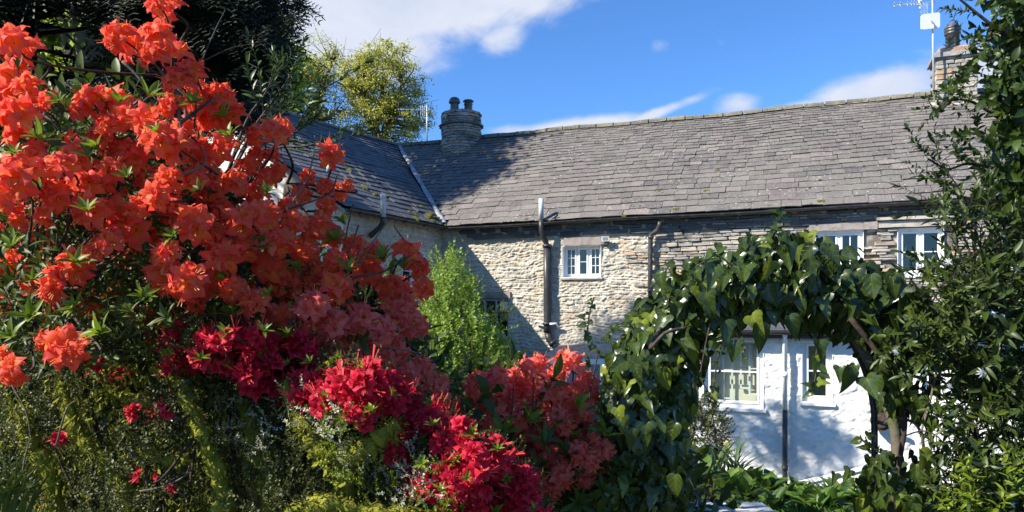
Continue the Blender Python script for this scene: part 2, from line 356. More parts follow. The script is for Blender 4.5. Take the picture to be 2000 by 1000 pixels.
def glass():
    m = bpy.data.materials.new('window_glass'); m.use_nodes = True; N = m.node_tree.nodes; L = m.node_tree.links; N.clear()
    o = N.new('ShaderNodeOutputMaterial'); t = N.new('ShaderNodeBsdfTransparent'); g = N.new('ShaderNodeBsdfGlossy'); g.inputs['Roughness'].default_value = .03
    t.inputs[0].default_value = (.88, .92, .90, 1); lw = N.new('ShaderNodeLayerWeight'); pw = N.new('ShaderNodeMath'); pw.operation = 'POWER'; L.new(lw.outputs['Facing'], pw.inputs[0]); pw.inputs[1].default_value = 4
    fr = N.new('ShaderNodeMath'); fr.operation = 'MULTIPLY_ADD'; L.new(pw.outputs[0], fr.inputs[0]); fr.inputs[1].default_value = .6; fr.inputs[2].default_value = .05
    mx = N.new('ShaderNodeMixShader'); L.new(fr.outputs[0], mx.inputs[0]); L.new(t.outputs[0], mx.inputs[1]); L.new(g.outputs[0], mx.inputs[2]); L.new(mx.outputs[0], o.inputs[0]); return m
M['glass'] = glass()

# ---- scattering templates into one mesh
def merge(templates, mats, which=None, with_uv=False, attrs=()):
    """templates: list of (v, f(quads n x4), uv, {attr}); mats: (n,4,4)"""
    mats = np.asarray(mats, dtype=np.float64); n = len(mats)
    if which is None: which = np.random.randint(0, len(templates), n)
    V = []; Fs = []; U = []; A = {k: [] for k in attrs}; base = 0
    for ti, t in enumerate(templates):
        m = mats[which == ti]
        if len(m) == 0: continue
        v = np.asarray(t[0]); f = np.asarray(t[1])
        vv = np.einsum('nij,vj->nvi', m[:, :3, :3], v) + m[:, None, :3, 3]
        V.append(vv.reshape(-1, 3)); k = len(v)
        Fs.append((f[None]+(np.arange(len(m))*k)[:, None, None]+base).reshape(-1, f.shape[1])); base += k*len(m)
        if with_uv: U.append(np.tile(np.asarray(t[2]), (len(m), 1)))
        for a in attrs: A[a].append(np.tile(np.asarray(t[3][a]), len(m)))
    return np.concatenate(V), np.concatenate(Fs), (np.concatenate(U) if with_uv else None), {a: np.concatenate(x) for a, x in A.items()}
def frames(pos, nrm, tip, scale, jitter=0):
    """local x = sideways, y = towards tip, z = normal"""
    pos = np.asarray(pos, float); nrm = np.asarray(nrm, float); tip = np.asarray(tip, float); n = len(pos)
    if jitter: nrm = nrm+np.random.normal(0, jitter, (n, 3)); tip = tip+np.random.normal(0, jitter, (n, 3))
    nrm /= np.linalg.norm(nrm, axis=1)[:, None]+1e-9
    y = tip-nrm*np.sum(tip*nrm, axis=1)[:, None]; y /= np.linalg.norm(y, axis=1)[:, None]+1e-9
    x = np.cross(y, nrm); s = np.broadcast_to(np.asarray(scale, float), (n,)) if np.ndim(scale) < 2 else None
    m = np.zeros((n, 4, 4)); m[:, :3, 0] = x*s[:, None]; m[:, :3, 1] = y*s[:, None]; m[:, :3, 2] = nrm*s[:, None]; m[:, :3, 3] = pos; m[:, 3, 3] = 1
    return m
def randu(n):
    v = np.random.normal(size=(n, 3)); return v/np.linalg.norm(v, axis=1)[:, None]
def leaf_strip(L=1, wd=.3, n=4, cup=.15, droop=.3, wav=0, seed=0):
    """a lance leaf of unit length, quads; folded on the midrib"""
    rs = np.random.RandomState(seed); v = []; f = []; uv = []
    for i in range(n+1):
        t = i/n; ww = wd*.5*(math.sin(math.pi*min(1, (t*.93+.04)))**.8)*(1-.15*t)
        z = -droop*t*t; k = wav*rs.uniform(-1, 1)
        for sx in (-1, 0, 1):
            v.append((sx*ww, t*L*(1-.15*droop*t), z+abs(sx)*cup*ww*2+k*sx*ww)); uv.append((sx*ww/max(wd, .01), t))
    for i in range(n):
        a = i*3; f += [(a, a+1, a+4, a+3), (a+1, a+2, a+5, a+4)]
    return np.array(v), np.array(f), np.array(uv), {}
def quad_leaf(wd=.5, bend=.15):
    v = np.array([(0, 0, 0), (wd/2, .45, bend), (0, 1, -bend*.5), (-wd/2, .45, bend)]); return v, np.array([(0, 1, 2, 3)]), v[:, :2], {}
def ivy_leaf(kind=0, seed=0):
    rs = np.random.RandomState(seed)
    # outline right half: (x, y), y from base (0) to tip (1)
    if kind == 0: o = [(.0, .07), (.10, .0), (.24, -.02), (.38, .06), (.40, .20), (.29, .34), (.23, .50), (.155, .70), (.07, .90), (0, 1.06)]
    elif kind == 1: o = [(.0, .09), (.12, .0), (.28, -.04), (.46, .12), (.36, .26), (.23, .34), (.22, .50), (.16, .70), (.07, .88), (0, 1.08)]
    else: o = [(.0, .05), (.10, .0), (.24, .05), (.33, .18), (.35, .32), (.32, .46), (.26, .60), (.17, .76), (.08, .9), (0, 1.0)]
    n = len(o); v = []; uv = []; f = []
    tw = rs.uniform(-.25, .25); dr = rs.uniform(.1, .45)
    cols = (-1, -.5, 0, .5, 1)
    for i, (x, y) in enumerate(o):
        for c in cols:
            yy = y if abs(c) > .9 else (y*.5+.5*(.06+.94*i/(n-1)) if c != 0 else .06+.94*i/(n-1))
            xx = x*c; z = -dr*yy*yy+.55*abs(xx)*(1-.4*yy)-.5*xx*xx+tw*xx*yy+rs.uniform(-.012, .012)+.02*math.sin(9*yy)*(abs(c) > .4)
            v.append((xx, yy, z)); uv.append((xx, yy))
    for i in range(n-1):
        for k in range(4): a = i*5+k; f.append((a, a+1, a+6, a+5))
    return np.array(v), np.array(f), np.array(uv), {}
IVY = [ivy_leaf(k % 3, k) for k in range(9)]
LANCE = [leaf_strip(1, w_, 4, .2, d_, .1, i) for i, (w_, d_) in enumerate([(.28, .15), (.33, .3), (.25, .4), (.3, .05)])]
BROAD = [leaf_strip(1, w_, 4, .2, d_, .15, i) for i, (w_, d_) in enumerate([(.5, .2), (.55, .35), (.45, .1)])]
TINY = [quad_leaf(.5, .15), quad_leaf(.7, .05), quad_leaf(.4, .2)]
BLADE = [(np.array([(-.5, 0, 0), (.5, 0, 0), (.38, .5, .06), (-.38, .5, .06), (.02, 1, .25), (-.02, 1, .25)])*np.array([.12, 1, 1]), np.array([(0, 1, 2, 3), (3, 2, 4, 5)]), np.zeros((6, 2)), {})]

def floret(seed=0, R0=.032, petals=5, tube=.022, recurve=.5, ruff=.11, wide=.32):
    """funnel flower facing +z: throat at the origin; petals with a blotch attribute"""
    rs = np.random.RandomState(seed); V = []; Fc = []; T = []
    for p in range(petals):
        a0 = 2*math.pi*p/petals + rs.uniform(-.1, .1); k = rs.uniform(.82, 1.18); fold = rs.uniform(-.35, .6)
        nl = 5; nw = 3; b = len(V)
        for i in range(nl+1):
            t = i/nl
            rad = .004+R0*k*(t**1.25); z = tube*math.sin(min(1, t*1.2)*math.pi/2)*1.1 - R0*(recurve+fold)*max(0, t-.45)**1.6
            hw = R0*wide*(.14, .48, .85, 1.0, .62, .03)[i]
            for j in range(nw+1):
                s = (j/nw-.5)*2
                off = hw*s; zz = z - abs(s)**2*hw*.25*(1 if t < .8 else -.4) + rs.uniform(-1, 1)*ruff*R0*t*.55
                rr = rad - abs(s)**2*hw*.25
                V.append((math.cos(a0)*rr-math.sin(a0)*off, math.sin(a0)*rr+math.cos(a0)*off, zz))
                T.append(max(0, 1-t*1.5)*(.9 if p != 0 else 1) if p else max(0, 1-t*1.0))
        for i in range(nl):
            for j in range(nw): q = b+i*(nw+1)+j; Fc.append((q, q+1, q+nw+2, q+nw+1))
    SV = []; SF = []
    for p in range(5):
        a = rs.uniform(0, 6.28); r = rs.uniform(.005, .014); h = tube+rs.uniform(.018, .034); e = .0006
        b = len(SV); q = Vector((math.cos(a)*r, math.sin(a)*r, h)); n = Vector((-math.sin(a), math.cos(a), 0))*e
        SV += [Vector((0, 0, .003))-n, Vector((0, 0, .003))+n, q+n*1.8, q-n*1.8]; SF.append((b, b+1, b+2, b+3))
    return np.array(V), np.array(Fc), np.array(T), np.array([tuple(x) for x in SV]), np.array(SF)
def cluster(name, m, nf, rad, R0, seed, cone=1.25, leaves=0, **kw):
    """a truss: florets fanned over a dome that points to +z, its stalk at the origin"""
    rs = np.random.RandomState(seed); V = []; Fc = []; T = []; MI = []; base = 0
    fl = [floret(seed*10+i, R0*rs.uniform(.85, 1.12), **kw) for i in range(4)]
    for i in range(nf):
        u = (i+.5)/nf; th = cone*math.sqrt(u)*1.0+rs.uniform(-.1, .1); ph = i*2.39996+rs.uniform(-.25, .25)
        d = Vector((math.sin(th)*math.cos(ph), math.sin(th)*math.sin(ph), math.cos(th)))
        q = d.to_track_quat('Z', 'Y').to_matrix() @ Matrix.Rotation(rs.uniform(0, 6.28), 3, 'Z') @ Matrix.Rotation(rs.uniform(-.3, .3), 3, 'X')
        A = np.array(q); v, f, t, sv, sf = fl[rs.randint(4)]; c = np.array(d)*rad*rs.uniform(.7, 1.3)
        V.append(v@A.T+c); Fc.append(f+base); T.append(t); MI += [0]*len(f); base += len(v)
        V.append(sv@A.T+c); Fc.append(sf+base); T.append(np.zeros(len(sv))); MI += [1]*len(sf); base += len(sv)
        # the tube down to the stalk
        p = np.array([(0, 0, 0), tuple(c*.5), tuple(c)]); e = np.array(d.orthogonal())*.0022; e2 = np.cross(e, np.array(d))
        V.append(np.array([c*0+e*.4, c*0-e*.4, c-e+0*e, c+e])); Fc.append(np.array([(0, 1, 2, 3)])+base); T.append(np.zeros(4)); MI += [0]; base += 4
        V.append(np.array([c*0+e2*.4, c*0-e2*.4, c-e2, c+e2])); Fc.append(np.array([(0, 1, 2, 3)])+base); T.append(np.zeros(4)); MI += [0]; base += 4
    me = mesh(name, np.concatenate(V), np.concatenate(Fc), attrs={'throat': np.concatenate(T)})
    me.materials.append(m); me.materials.append(M['redstamen'] if m is M['crimson'] else M['stamen']); me.polygons.foreach_set('material_index', np.array(MI, dtype=np.int32)); return me
def tuft(name, m, n, L, wd, seed, spread=1.0, tmpl=None):
    """a whorl of leaves pointing to +z"""
    rs = np.random.RandomState(seed); pos = []; nr = []; tp = []; sc = []
    for i in range(n):
        th = spread*(.35+.65*(i+.5)/n); ph = i*2.4+rs.uniform(-.3, .3); d = Vector((math.sin(th)*math.cos(ph), math.sin(th)*math.sin(ph), math.cos(th)))
        nn = Vector((-math.cos(th)*math.cos(ph), -math.cos(th)*math.sin(ph), math.sin(th)))
        pos.append((0, 0, -.004*i/n)); nr.append(nn); tp.append(d); sc.append(L*rs.uniform(.65, 1.1))
    v, f, _, _ = merge(tmpl or LANCE, frames(pos, nr, tp, np.array(sc)), with_uv=False)
    me = mesh(name, v, f); me.materials.append(m); return me
def aim(p, d, s=1, roll=None):
    q = Vector(d).normalized().to_track_quat('Z', 'Y').to_matrix().to_4x4() @ Matrix.Rotation(random.uniform(0, 6.28) if roll is None else roll, 4, 'Z')
    return Matrix.Translation(p) @ q @ Matrix.Scale(s, 4)

# ------------------------------------------------------------------ ground
def ground_z(x, y):
    t = np.clip((y-4.5)/5.0, 0, 1); t = t*t*(3-2*t); hump = np.clip(1-np.abs(x-4)/4, 0, 1)*np.clip(1-np.abs(y-8.3)/2.5, 0, 1)*.45
    return 1.0*(1-t)+.0*t+hump
gx, gy = np.meshgrid(np.concatenate([np.linspace(-500, -20, 12), np.linspace(-18, 18, 110), np.linspace(20, 500, 12)]), np.concatenate([np.linspace(-200, -4, 8), np.linspace(-3, 24, 100), np.linspace(26, 900, 16)]))
gz = ground_z(gx, gy)+(fbm(gx*1.5, gy*1.5, 3)-.5)*.10
nx, ny = gx.shape[1], gx.shape[0]; ii = np.arange(nx*ny).reshape(ny, nx)
gf = np.stack([ii[:-1, :-1], ii[:-1, 1:], ii[1:, 1:], ii[1:, :-1]], -1).reshape(-1, 4)
obj('ground', mesh('ground', np.stack([gx, gy, gz], -1).reshape(-1, 3), gf), M['soil'], kind='structure')

# ------------------------------------------------------------------ the house: geometry of its walls and roofs
T = Vector((.9275, -.3738, 0)); NO = Vector((-.3738, -.9275, 0)); Z = Vector((0, 0, 1))
E0 = Vector((-1.618, 19.15, 0))
def mw(s, z, d=0): return E0 + T*s + NO*d + Z*z
def px_s(px, Y0=18.5, k=.403):
    a = (px-1000)/F; Y = Y0/(1+k*a); return Y, a*Y
def on_wall(px, py, d=0):                  # s and z of the wall point seen there
    Y0 = 18.5-d/.9275; Y, X = px_s(px, Y0); s = (Vector((X, Y, 0))-E0-NO*d).dot(T); return s, CZ+(600-py)/F*Y
house = thing('stone_farmhouse', 'long rubble stone farmhouse with purple grey slate roof and a chimney at each end', 'house', mw(6, 0))
HI = Matrix.Translation(-house.location)
def hpart(mb_, name, m, parent=None, **k):
    o = mb_.build(name, m, parent or house, **k)
    if parent is None: o.matrix_local = HI
    return o
def open_rect(p0, p1): s0, z1 = on_wall(*p0); s1, z0 = on_wall(*p1); return s0, s1, z0, z1
W_small = open_rect((1098, 481), (1174, 541)); W_mid = open_rect((1592, 452), (1686, 560)); W_right = open_rect((1753, 447), (1843, 537))
W_low = open_rect((918, 584), (992, 668))
OPEN = [W_small, W_mid, W_right, W_low]
S_MAX = 15.5
def wall_field(s0, s1, z0, z1, opens, P, name, parent, washf, amp=.020, step=.014, rowh=(.04, .12), roww=(.10, .50), inv=None, m=None):
    ns = int((s1-s0)/step); nz = int((z1-z0)/step); s = np.linspace(s0, s1, ns); z = np.linspace(z0, z1, nz); S, ZZ = np.meshgrid(s, z)
    zw = ZZ+(fbm(S*1.1, ZZ*1.1, 11)-.5)*.22+(fbm(S*5, ZZ*5, 5)-.5)*.08; sw = S+(fbm(S*4, ZZ*6, 8)-.5)*.22
    rs = np.random.RandomState(int(abs(s1)*10)); hs = [z0-.3]
    while hs[-1] < z1+.3: hs.append(hs[-1]+rs.uniform(*rowh))
    hs = np.array(hs); r = np.clip(np.searchsorted(hs, zw)-1, 0, len(hs)-2)
    dz = np.minimum(zw-hs[r], hs[r+1]-zw); dx = np.zeros_like(S); rnd = np.zeros_like(S)
    for k in range(len(hs)-1):
        mk = r == k
        if not mk.any(): continue
        ws = [s0-1+rs.uniform(0, .3)]
        while ws[-1] < s1+1: ws.append(ws[-1]+rs.uniform(*roww)*(.6+hs[k+1]-hs[k]+.4))
        ws = np.array(ws); c = np.clip(np.searchsorted(ws, sw[mk])-1, 0, len(ws)-2)
        dx[mk] = np.minimum(sw[mk]-ws[c], ws[c+1]-sw[mk]); rnd[mk] = np.random.RandomState(k*7+3).rand(len(ws))[c]
    d = np.minimum(dz, dx); e = np.clip(d/.022, 0, 1); e = e*e*(3-2*e)
    h = amp*(e-1)+amp*.8*(rnd*1.7 % 1-.5)*e+(fbm(S*16, ZZ*22, 2)-.5)*.050+(fbm(S*3, ZZ*3, 9)-.5)*.06
    v = np.array([0.])
    pts = np.array(P(0, 0, 0))[None, None]+np.array(P(1, 0, 0)-P(0, 0, 0))*S[..., None]+np.array([0, 0, 1])*ZZ[..., None]+np.array(P(0, 0, 1)-P(0, 0, 0))*h[..., None]
    idx = np.arange(ns*nz).reshape(nz, ns); f = np.stack([idx[:-1, :-1], idx[:-1, 1:], idx[1:, 1:], idx[1:, :-1]], -1).reshape(-1, 4)
    cs = (S[:-1, :-1]+step/2).ravel(); cz = (ZZ[:-1, :-1]+step/2).ravel(); keep = np.ones(len(f), bool)
    for (a, b, c, d2) in opens: keep &= ~((cs > a) & (cs < b) & (cz > c) & (cz < d2))
    me = mesh(name, pts.reshape(-1, 3), f[keep], attrs={'joint': (1-e).ravel(), 'rnd': rnd.ravel(), 'wash': washf(S, ZZ).ravel()})
    o = obj(name, me, m or M['wall'], parent)
    if inv is not None: o.matrix_local = inv
    return o
def house_wash(S, ZZ):
    s_t, _ = on_wall(1300, 500); t = np.clip((s_t+.25-S+(fbm(S*2, ZZ*2, 4)-.5)*.9)/.6, 0, 1); return t*np.clip(1.25-.35*(fbm(S*1.3, ZZ*1.3, 17)*2-1)-.25*np.clip((ZZ-4.2)/.5, 0, 1), 0, 1.2)
s_t, _ = on_wall(1297, 500)
wl = wall_field(-.25, s_t, .6, 4.86, OPEN, mw, 'limewashed_wall', house, house_wash, inv=HI)
# bare walling to the right: recessed backing with openings, separate stones in front
def rect_with_holes(mb_, s0, s1, z0, z1, opens, d):
    ss = sorted({s0, s1, *[q for o in opens for q in o[:2] if s0 < q < s1]}); zz = sorted({z0, z1, *[q for o in opens for q in o[2:] if z0 < q < z1]})
    for i in range(len(ss)-1):
        for j in range(len(zz)-1):
            cs, cz = (ss[i]+ss[i+1])/2, (zz[j]+zz[j+1])/2
            if any(o[0] < cs < o[1] and o[2] < cz < o[3] for o in opens): continue
            mb_.add([mw(ss[i], zz[j], d), mw(ss[i+1], zz[j], d), mw(ss[i+1], zz[j+1], d), mw(ss[i], zz[j+1], d)], [(0, 1, 2, 3)])
b = MB(); rect_with_holes(b, s_t-.02, S_MAX, 0, 4.9, OPEN, -.045); wall_b = hpart(b, 'bare_stone_wall', M['backing'])
b = MB(); rect_with_holes(b, -.25, s_t, 0, .62, OPEN, -.01)                     # foot and far sides of the house
q0, q1, q2, q3 = mw(-.25, 0), mw(S_MAX, 0), mw(S_MAX, 0, -6.8), mw(-.25, 0, -6.8)
b.add([q1, q2, q2+Z*4.9, q1+Z*4.9], [(0, 1, 2, 3)]); b.add([q2, q3, q3+Z*4.9, q2+Z*4.9], [(0, 1, 2, 3)])
b.add([q1+Z*4.9, q2+Z*4.9, mw(S_MAX, CZ+5.1, -3.4)], [(0, 1, 2)]); hpart(b, 'rear_wall', M['backing'])
def stone_mesh(seed):
    rs = np.random.RandomState(seed); prof = [(-.5, -.5), (-.18, -.52), (.2, -.47), (.5, -.44), (.52, 0.05), (.47, .46), (.15, .52), (-.25, .47), (-.5, .5), (-.53, .0)]
    o = [(x+rs.uniform(-.06, .06), z+rs.uniform(-.10, .10)) for x, z in prof]; n = len(o); v = []
    for (k, y) in ((1, 0), (1, .7), (.90, 1.0)): v += [(x*k, z*(k if k == 1 else .80), y+(rs.uniform(-.15, .1) if y > .9 else 0)) for x, z in o]
    f = [(i+k*n, (i+1) % n+k*n, (i+1) % n+(k+1)*n, i+(k+1)*n) for k in range(2) for i in range(n)]
    c = len(v); v.append((0, 0, 1.0+rs.uniform(-.1, .12))); f += [(2*n+i, 2*n+(i+1) % n, c) for i in range(n)]
    me = mesh('stone', [(x, z, y) for x, z, y in v], f, smooth=False); me.materials.append(M['stone']); return me
STONES = [stone_mesh(i) for i in range(10)]
def stone_matrix(c, sx, sz, dp, t, n): # local x along the wall, local y up, local z outward
    m = Matrix.Identity(4)
    for i in range(3): m[i][0] = t[i]*sx; m[i][1] = Z[i]*sz; m[i][2] = n[i]*dp; m[i][3] = c[i]
    return m
def joined(meshes, mats_, name, m, parent, inv=None, kind='stuff'):
    V = []; Fc = []; base = 0
    for me, m4 in zip(meshes, mats_):
        a = np.empty(len(me.vertices)*3); me.vertices.foreach_get('co', a); a = a.reshape(-1, 3); A = np.array(m4); V.append(a@A[:3, :3].T+A[:3, 3])
        Fc += [tuple(i+base for i in p.vertices) for p in me.polygons]; base += len(a)
    o = obj(name, mesh(name, np.concatenate(V), Fc, smooth=False), m, parent, kind)
    if inv is not None: o.matrix_local = inv
    return o
rs = random.Random(5); sts = []; z = 2.3
while z < 4.86:
    hh = rs.choice([.045, .06, .06, .075, .09, .11]); s = s_t-.15-rs.uniform(-.1, 1)**2*.8
    while s < S_MAX:
        ww = rs.uniform(.16, .42)*(.8+hh*3); h2 = hh*rs.uniform(.82, 1.0)
        if not any(o[0]-.02 < s+ww/2+q*ww/2 < o[1]+.02 and o[2]-.03 < z+hh/2 < o[3]+.03 for o in OPEN for q in (-.8, 0, .8)):
            sts.append((mw(s+ww/2, z+hh/2+math.sin(s*1.3+z)*.012, -.05), ww*.97, h2*.93, rs.uniform(.055, .095), rs.randrange(10)))
        s += ww
    z += hh
def seen_area(q): p = q[0]; u = 1000+F*p.x/p.y; v = 600-F*(p.z-CZ)/p.y; vis = (1285 < u < 2030 and 395 < v < 590); return -(q[1]*q[2]*(1 if vis else .01))
sts.sort(key=seen_area)
for c, a, h_, dp, k in sts[:300]:
    obj('stone', STONES[k], None, wall_b, mat4=stone_matrix(c, a, h_, dp, T, NO))
joined([STONES[q[4]] for q in sts[300:]], [stone_matrix(q[0], q[1], q[2], q[3], T, NO) for q in sts[300:]], 'small_wall_stones', M['stone'], wall_b)

# ---- roofs
def slate_mesh(seed):
    rs = np.random.RandomState(seed); j = lambda a: rs.uniform(-a, a)
    # y up the slope; the tail (y=0) slightly ragged
    lo = [(-.5+j(.02), j(.05)), (-.18, j(.05)), (.2, j(.05)), (.5+j(.02), j(.05))]; up = [(.5, 1), (-.5, 1)]
    o = lo+up; v = [(x, y, 0) for x, y in o]+[(x, y, 1) for x, y in o]; n = 6
    f = [tuple(range(n))[::-1], tuple(range(n, 2*n))]+[(i, (i+1) % n, (i+1) % n+n, i+n) for i in range(n)]
    return mesh('slate', v, f, smooth=False)
SL = {k: [slate_mesh(i) for i in range(6)] for k in ('slate', 'slate_dark')}
for k in SL:
    for me in SL[k]: me.materials.append(M[k])
def lay(eave, ridge, smin, smax, parent, key, inv, e0=.27, e1=.12, w0=.50, w1=.26, seed=1, limit=300, limname='upper_slates'):
    """eave(s), ridge(s) give points; courses shrink towards the ridge"""
    rs = random.Random(seed); Ls = (ridge(3)-eave(3)).length; cs = [0]; 
    while cs[-1] < 1: cs.append(cs[-1]+(e0+(e1-e0)*cs[-1])/Ls)
    out = []
    for ci in range(len(cs)-1):
        v0 = cs[ci]; v1 = min(cs[ci+1], 1.0); wd = w0+(w1-w0)*v0
        s = smin(v0)-rs.uniform(0, wd)
        while s < smax(v0):
            ww = wd*rs.uniform(.65, 1.3); a = max(s, smin(v0)-.04); b_ = min(s+ww, smax(v0)+.04); s += ww
            if b_-a < .05: continue
            m_ = (a+b_)/2; sag = -.035*math.sin(m_*.9+2*v0)*math.sin(math.pi*v0)
            P = lambda q, v: eave(q).lerp(ridge(q), v)
            tx = (P(b_, v0)-P(a, v0)); up = (P(m_, min(1, v0+.02))-P(m_, v0)).normalized(); L_ = tx.length; tx.normalize(); n = tx.cross(up).normalized(); up = n.cross(tx)
            ln = (v1-v0)*Ls*1.55; th = rs.uniform(.011, .021)
            lift = .030+rs.uniform(-.003, .008); tail = n*lift; head = n*.004
            y = (up*ln+head-tail); yr = rs.uniform(-.012, .012); y += tx*yr; nn = tx.cross(y).normalized()
            c = P(m_, v0)+tail+n*sag+up*rs.uniform(-.018, .018)+tx*0
            m4 = Matrix.Identity(4)
            for i in range(3): m4[i][0] = tx[i]*(L_-.006); m4[i][1] = y[i]; m4[i][2] = nn[i]*th; m4[i][3] = c[i]
            out.append((L_*ln, rs.randrange(6), m4, c))
    def key_(q): p = q[3]; u = 1000+F*p.x/p.y; return -(q[0]/(p.y*p.y))*(1 if -20 < u < 2020 else .01)
    out.sort(key=key_)
    for a, k, m4, c in out[:limit]: obj('slate', SL[key][k], None, parent, mat4=m4)
    if len(out) > limit: joined([SL[key][q[1]] for q in out[limit:]], [q[2] for q in out[limit:]], limname, M[key], parent)
OV = .22
def eaveM(s): return mw(s, CZ+2.055+.008*s, OV)
def ridgeM(s): return mw(s, CZ+5.15+.015*math.sin(s*.8)-.012*math.sin(s*2.1), -3.4)
roofM = MB()
N_ = 30
def strip(mb_, fa, fb, n=30, off=Vector((0, 0, 0))):
    vs = [fa(i/n)+off for i in range(n+1)]+[fb(i/n)+off for i in range(n+1)]
    mb_.add(vs, [(i, i+1, n+2+i, n+1+i) for i in range(n)])
strip(roofM, lambda t: eaveM(.05+t*(S_MAX+.3)), lambda t: ridgeM(-3.54+t*(S_MAX+.3+3.6)), off=Z*-.05)
strip(roofM, lambda t: ridgeM(-3.54+t*(S_MAX+.3+3.6)), lambda t: mw(-6+t*(S_MAX+6.3), CZ+2.0, -7.0), off=Z*-.05)
roof = hpart(roofM, 'roof', M['underlay'])
# roof sheet carries HI; its slates are children laid in world coordinates
lay(eaveM, ridgeM, lambda v: .05-3.59*v, lambda v: S_MAX+.3, roof, 'slate', None, e0=.27, e1=.105, w0=.48, w1=.24, seed=3)
for i in range(38):                                     # ridge tiles bedded in mortar
    s = -3.5+i*.5; a = ridgeM(s+.02); c = ridgeM(s+.49); n_ = 7; vs = []
    for p in (a, c):
        for k in range(n_):
            an = math.pi*k/(n_-1); r = .135+random.uniform(-.012, .012); vs.append(p+NO*math.cos(an)*r*1.15+Z*(math.sin(an)*r*.95-.035+random.uniform(-.006, .006)))
    fs = [(k, k+1, n_+k+1, n_+k) for k in range(n_-1)]+[tuple(range(n_))[::-1], tuple(range(n_, 2*n_))]
    MB().add(vs, fs).build('ridge_tile', M['ridge'], roof)

# ---- chimney with round shaft and two pots
def obox(mb_, c, t, n, wx, wy, h_): return mb_.box(c-t*wx/2-n*wy/2, t*wx, n*wy, Z*h_)
p = W(901, 262, 22.6); cx = Vector((p.x, p.y, 0)); zb = CZ+4.25; ztop = CZ+(600-226)/F*22.6
m_ = MB(); m_.lathe(cx+Z*zb, [(.56, 0), (.55, ztop-zb-.06), (.50, ztop-zb), (.30, ztop-zb+.10), (0.05, ztop-zb+.13)], 28, .01); ch = hpart(m_, 'chimney', M['leadcap'])
zz = zb
rr = random.Random(9)
while zz < ztop-.03:
    hh = rr.choice([.07, .09, .11]); a = rr.uniform(0, 1)
    cap = abs(zz-(ztop-.34)) < .05
    while a < 6.4:
        wa = rr.uniform(.16, .40)/.58
        mid = a+wa/2; n = Vector((math.cos(mid), math.sin(mid), 0)); t = Vector((-n.y, n.x, 0)); a += wa
        if n.y > .35: continue
        k = rr.randrange(10); obj('stone', STONES[k], None, ch, mat4=stone_matrix(cx+Z*(zz+hh/2)+n*.50, wa*.59*.97, hh*.93, .085+rr.uniform(0, .03), t, n))
    zz += hh
m_ = MB()
for k in range(16):
    a = k*2*math.pi/16; n = Vector((math.cos(a), math.sin(a), 0)); t = Vector((-n.y, n.x, 0)); sl = MB()
    sl.box(cx+n*.50-t*.15+Z*(ztop-.36+rr.uniform(-.01, .01)), n*(.16+rr.uniform(0, .03)), t*.29, Z*.035+n*-.0); sl.build('drip_slate', M['slate_dark'], ch)
for dx, kind in ((-.20, 0), (.22, 1)):
    c = cx+Vector((dx, -.08, ztop+.04-0)); m_ = MB()
    if kind == 0: m_.lathe(c, [(.145, 0), (.135, .1), (.125, .26), (.13, .29), (.17, .31), (.18, .35), (.165, .38), (.15, .44), (.10, .485), (.03, .50)], 24)
    else: m_.lathe(c, [(.135, 0), (.125, .1), (.122, .25), (.14, .27), (.135, .30), (.105, .31), (.10, .34), (.165, .355), (.17, .375), (.13, .41), (.05, .43)], 24)
    m_.build('chimney_pot', M['pot'], ch, smooth=True)
# ---- square chimney on the right
Yc = 17.75; p = W(1862, 220, Yc); cc = Vector((p.x, p.y, 0)); zt = CZ+(600-120)/F*Yc; zb = CZ+4.4; wc = .84
m_ = MB(); obox(m_, cc+Z*zb, T, NO, wc-.10, wc-.10, zt-zb); ch2 = hpart(m_, 'chimney', M['leadcap'])
rr = random.Random(19); zz = zb
while zz < zt-.04:
    hh = rr.choice([.06, .08, .10, .13])
    for (t, n) in ((T, NO), (-NO, T), (NO, -T), (-T, -NO)):
        a = -wc/2
        while a < wc/2-.03:
            ww = min(rr.uniform(.14, .40), wc/2-a)
            obj('stone', STONES[rr.randrange(10)], None, ch2, mat4=stone_matrix(cc+Z*(zz+hh/2)+t*(a+ww/2)+n*(wc/2-.06), ww*.97, hh*.94, .06+rr.uniform(0, .02), t, n)); a += ww
    zz += hh
m_ = MB(); obox(m_, cc+Z*zt, T, NO, wc+.16, wc+.16, .10); m_.build('cap_slab', M['leadcap'], ch2)
m_ = MB(); b0 = zt+.10
for i, (w_, h_) in enumerate(((.76, 0), (.74, .10), (.46, .20), (.30, .22))):
    pass
vs = []; prof = [(.39, 0), (.385, .12), (.25, .19), (.14, .21)]
for w_, h_ in prof: vs += [cc+T*a*w_+NO*b_*w_+Z*(b0+h_+random.uniform(-.01, .01)) for a, b_ in ((-1, 1), (-.3, 1), (.3, 1), (1, 1), (1, 0), (1, -1), (0, -1), (-1, -1), (-1, 0))]
m_.add(vs, [(k*9+i, k*9+(i+1) % 9, (k+1)*9+(i+1) % 9, (k+1)*9+i) for k in range(3) for i in range(9)]+[tuple(27+i for i in range(9))]); m_.build('flaunching', M['flaunch'], ch2)
pc = cc+T*-.02; b1 = b0+.17
m_ = MB(); m_.lathe(pc+Z*b1, [(.165, 0), (.155, .1), (.150, .36), (.175, .37), (.18, .40), (.15, .42), (.175, .44), (.185, .47), (.155, .49), (.18, .51), (.185, .535), (.15, .56), (.12, .60), (.12, .63), (.02, .64)], 24); m_.build('chimney_pot', M['pot'], ch2, smooth=True)
m_ = MB()                                                # lead and mortar skirt where the shaft meets the slates
for i in range(6):
    s0 = (cc-E0).dot(T)-.55+i*.2; f_ = lambda s, v: eaveM(s).lerp(ridgeM(s), v)
    m_.box(f_(s0, .835)+Z*.06, T*.195, (f_(s0, .875)-f_(s0, .835)), Z*.03+NO*.01)
m_.build('lead_skirt', M['lintel'], roof)

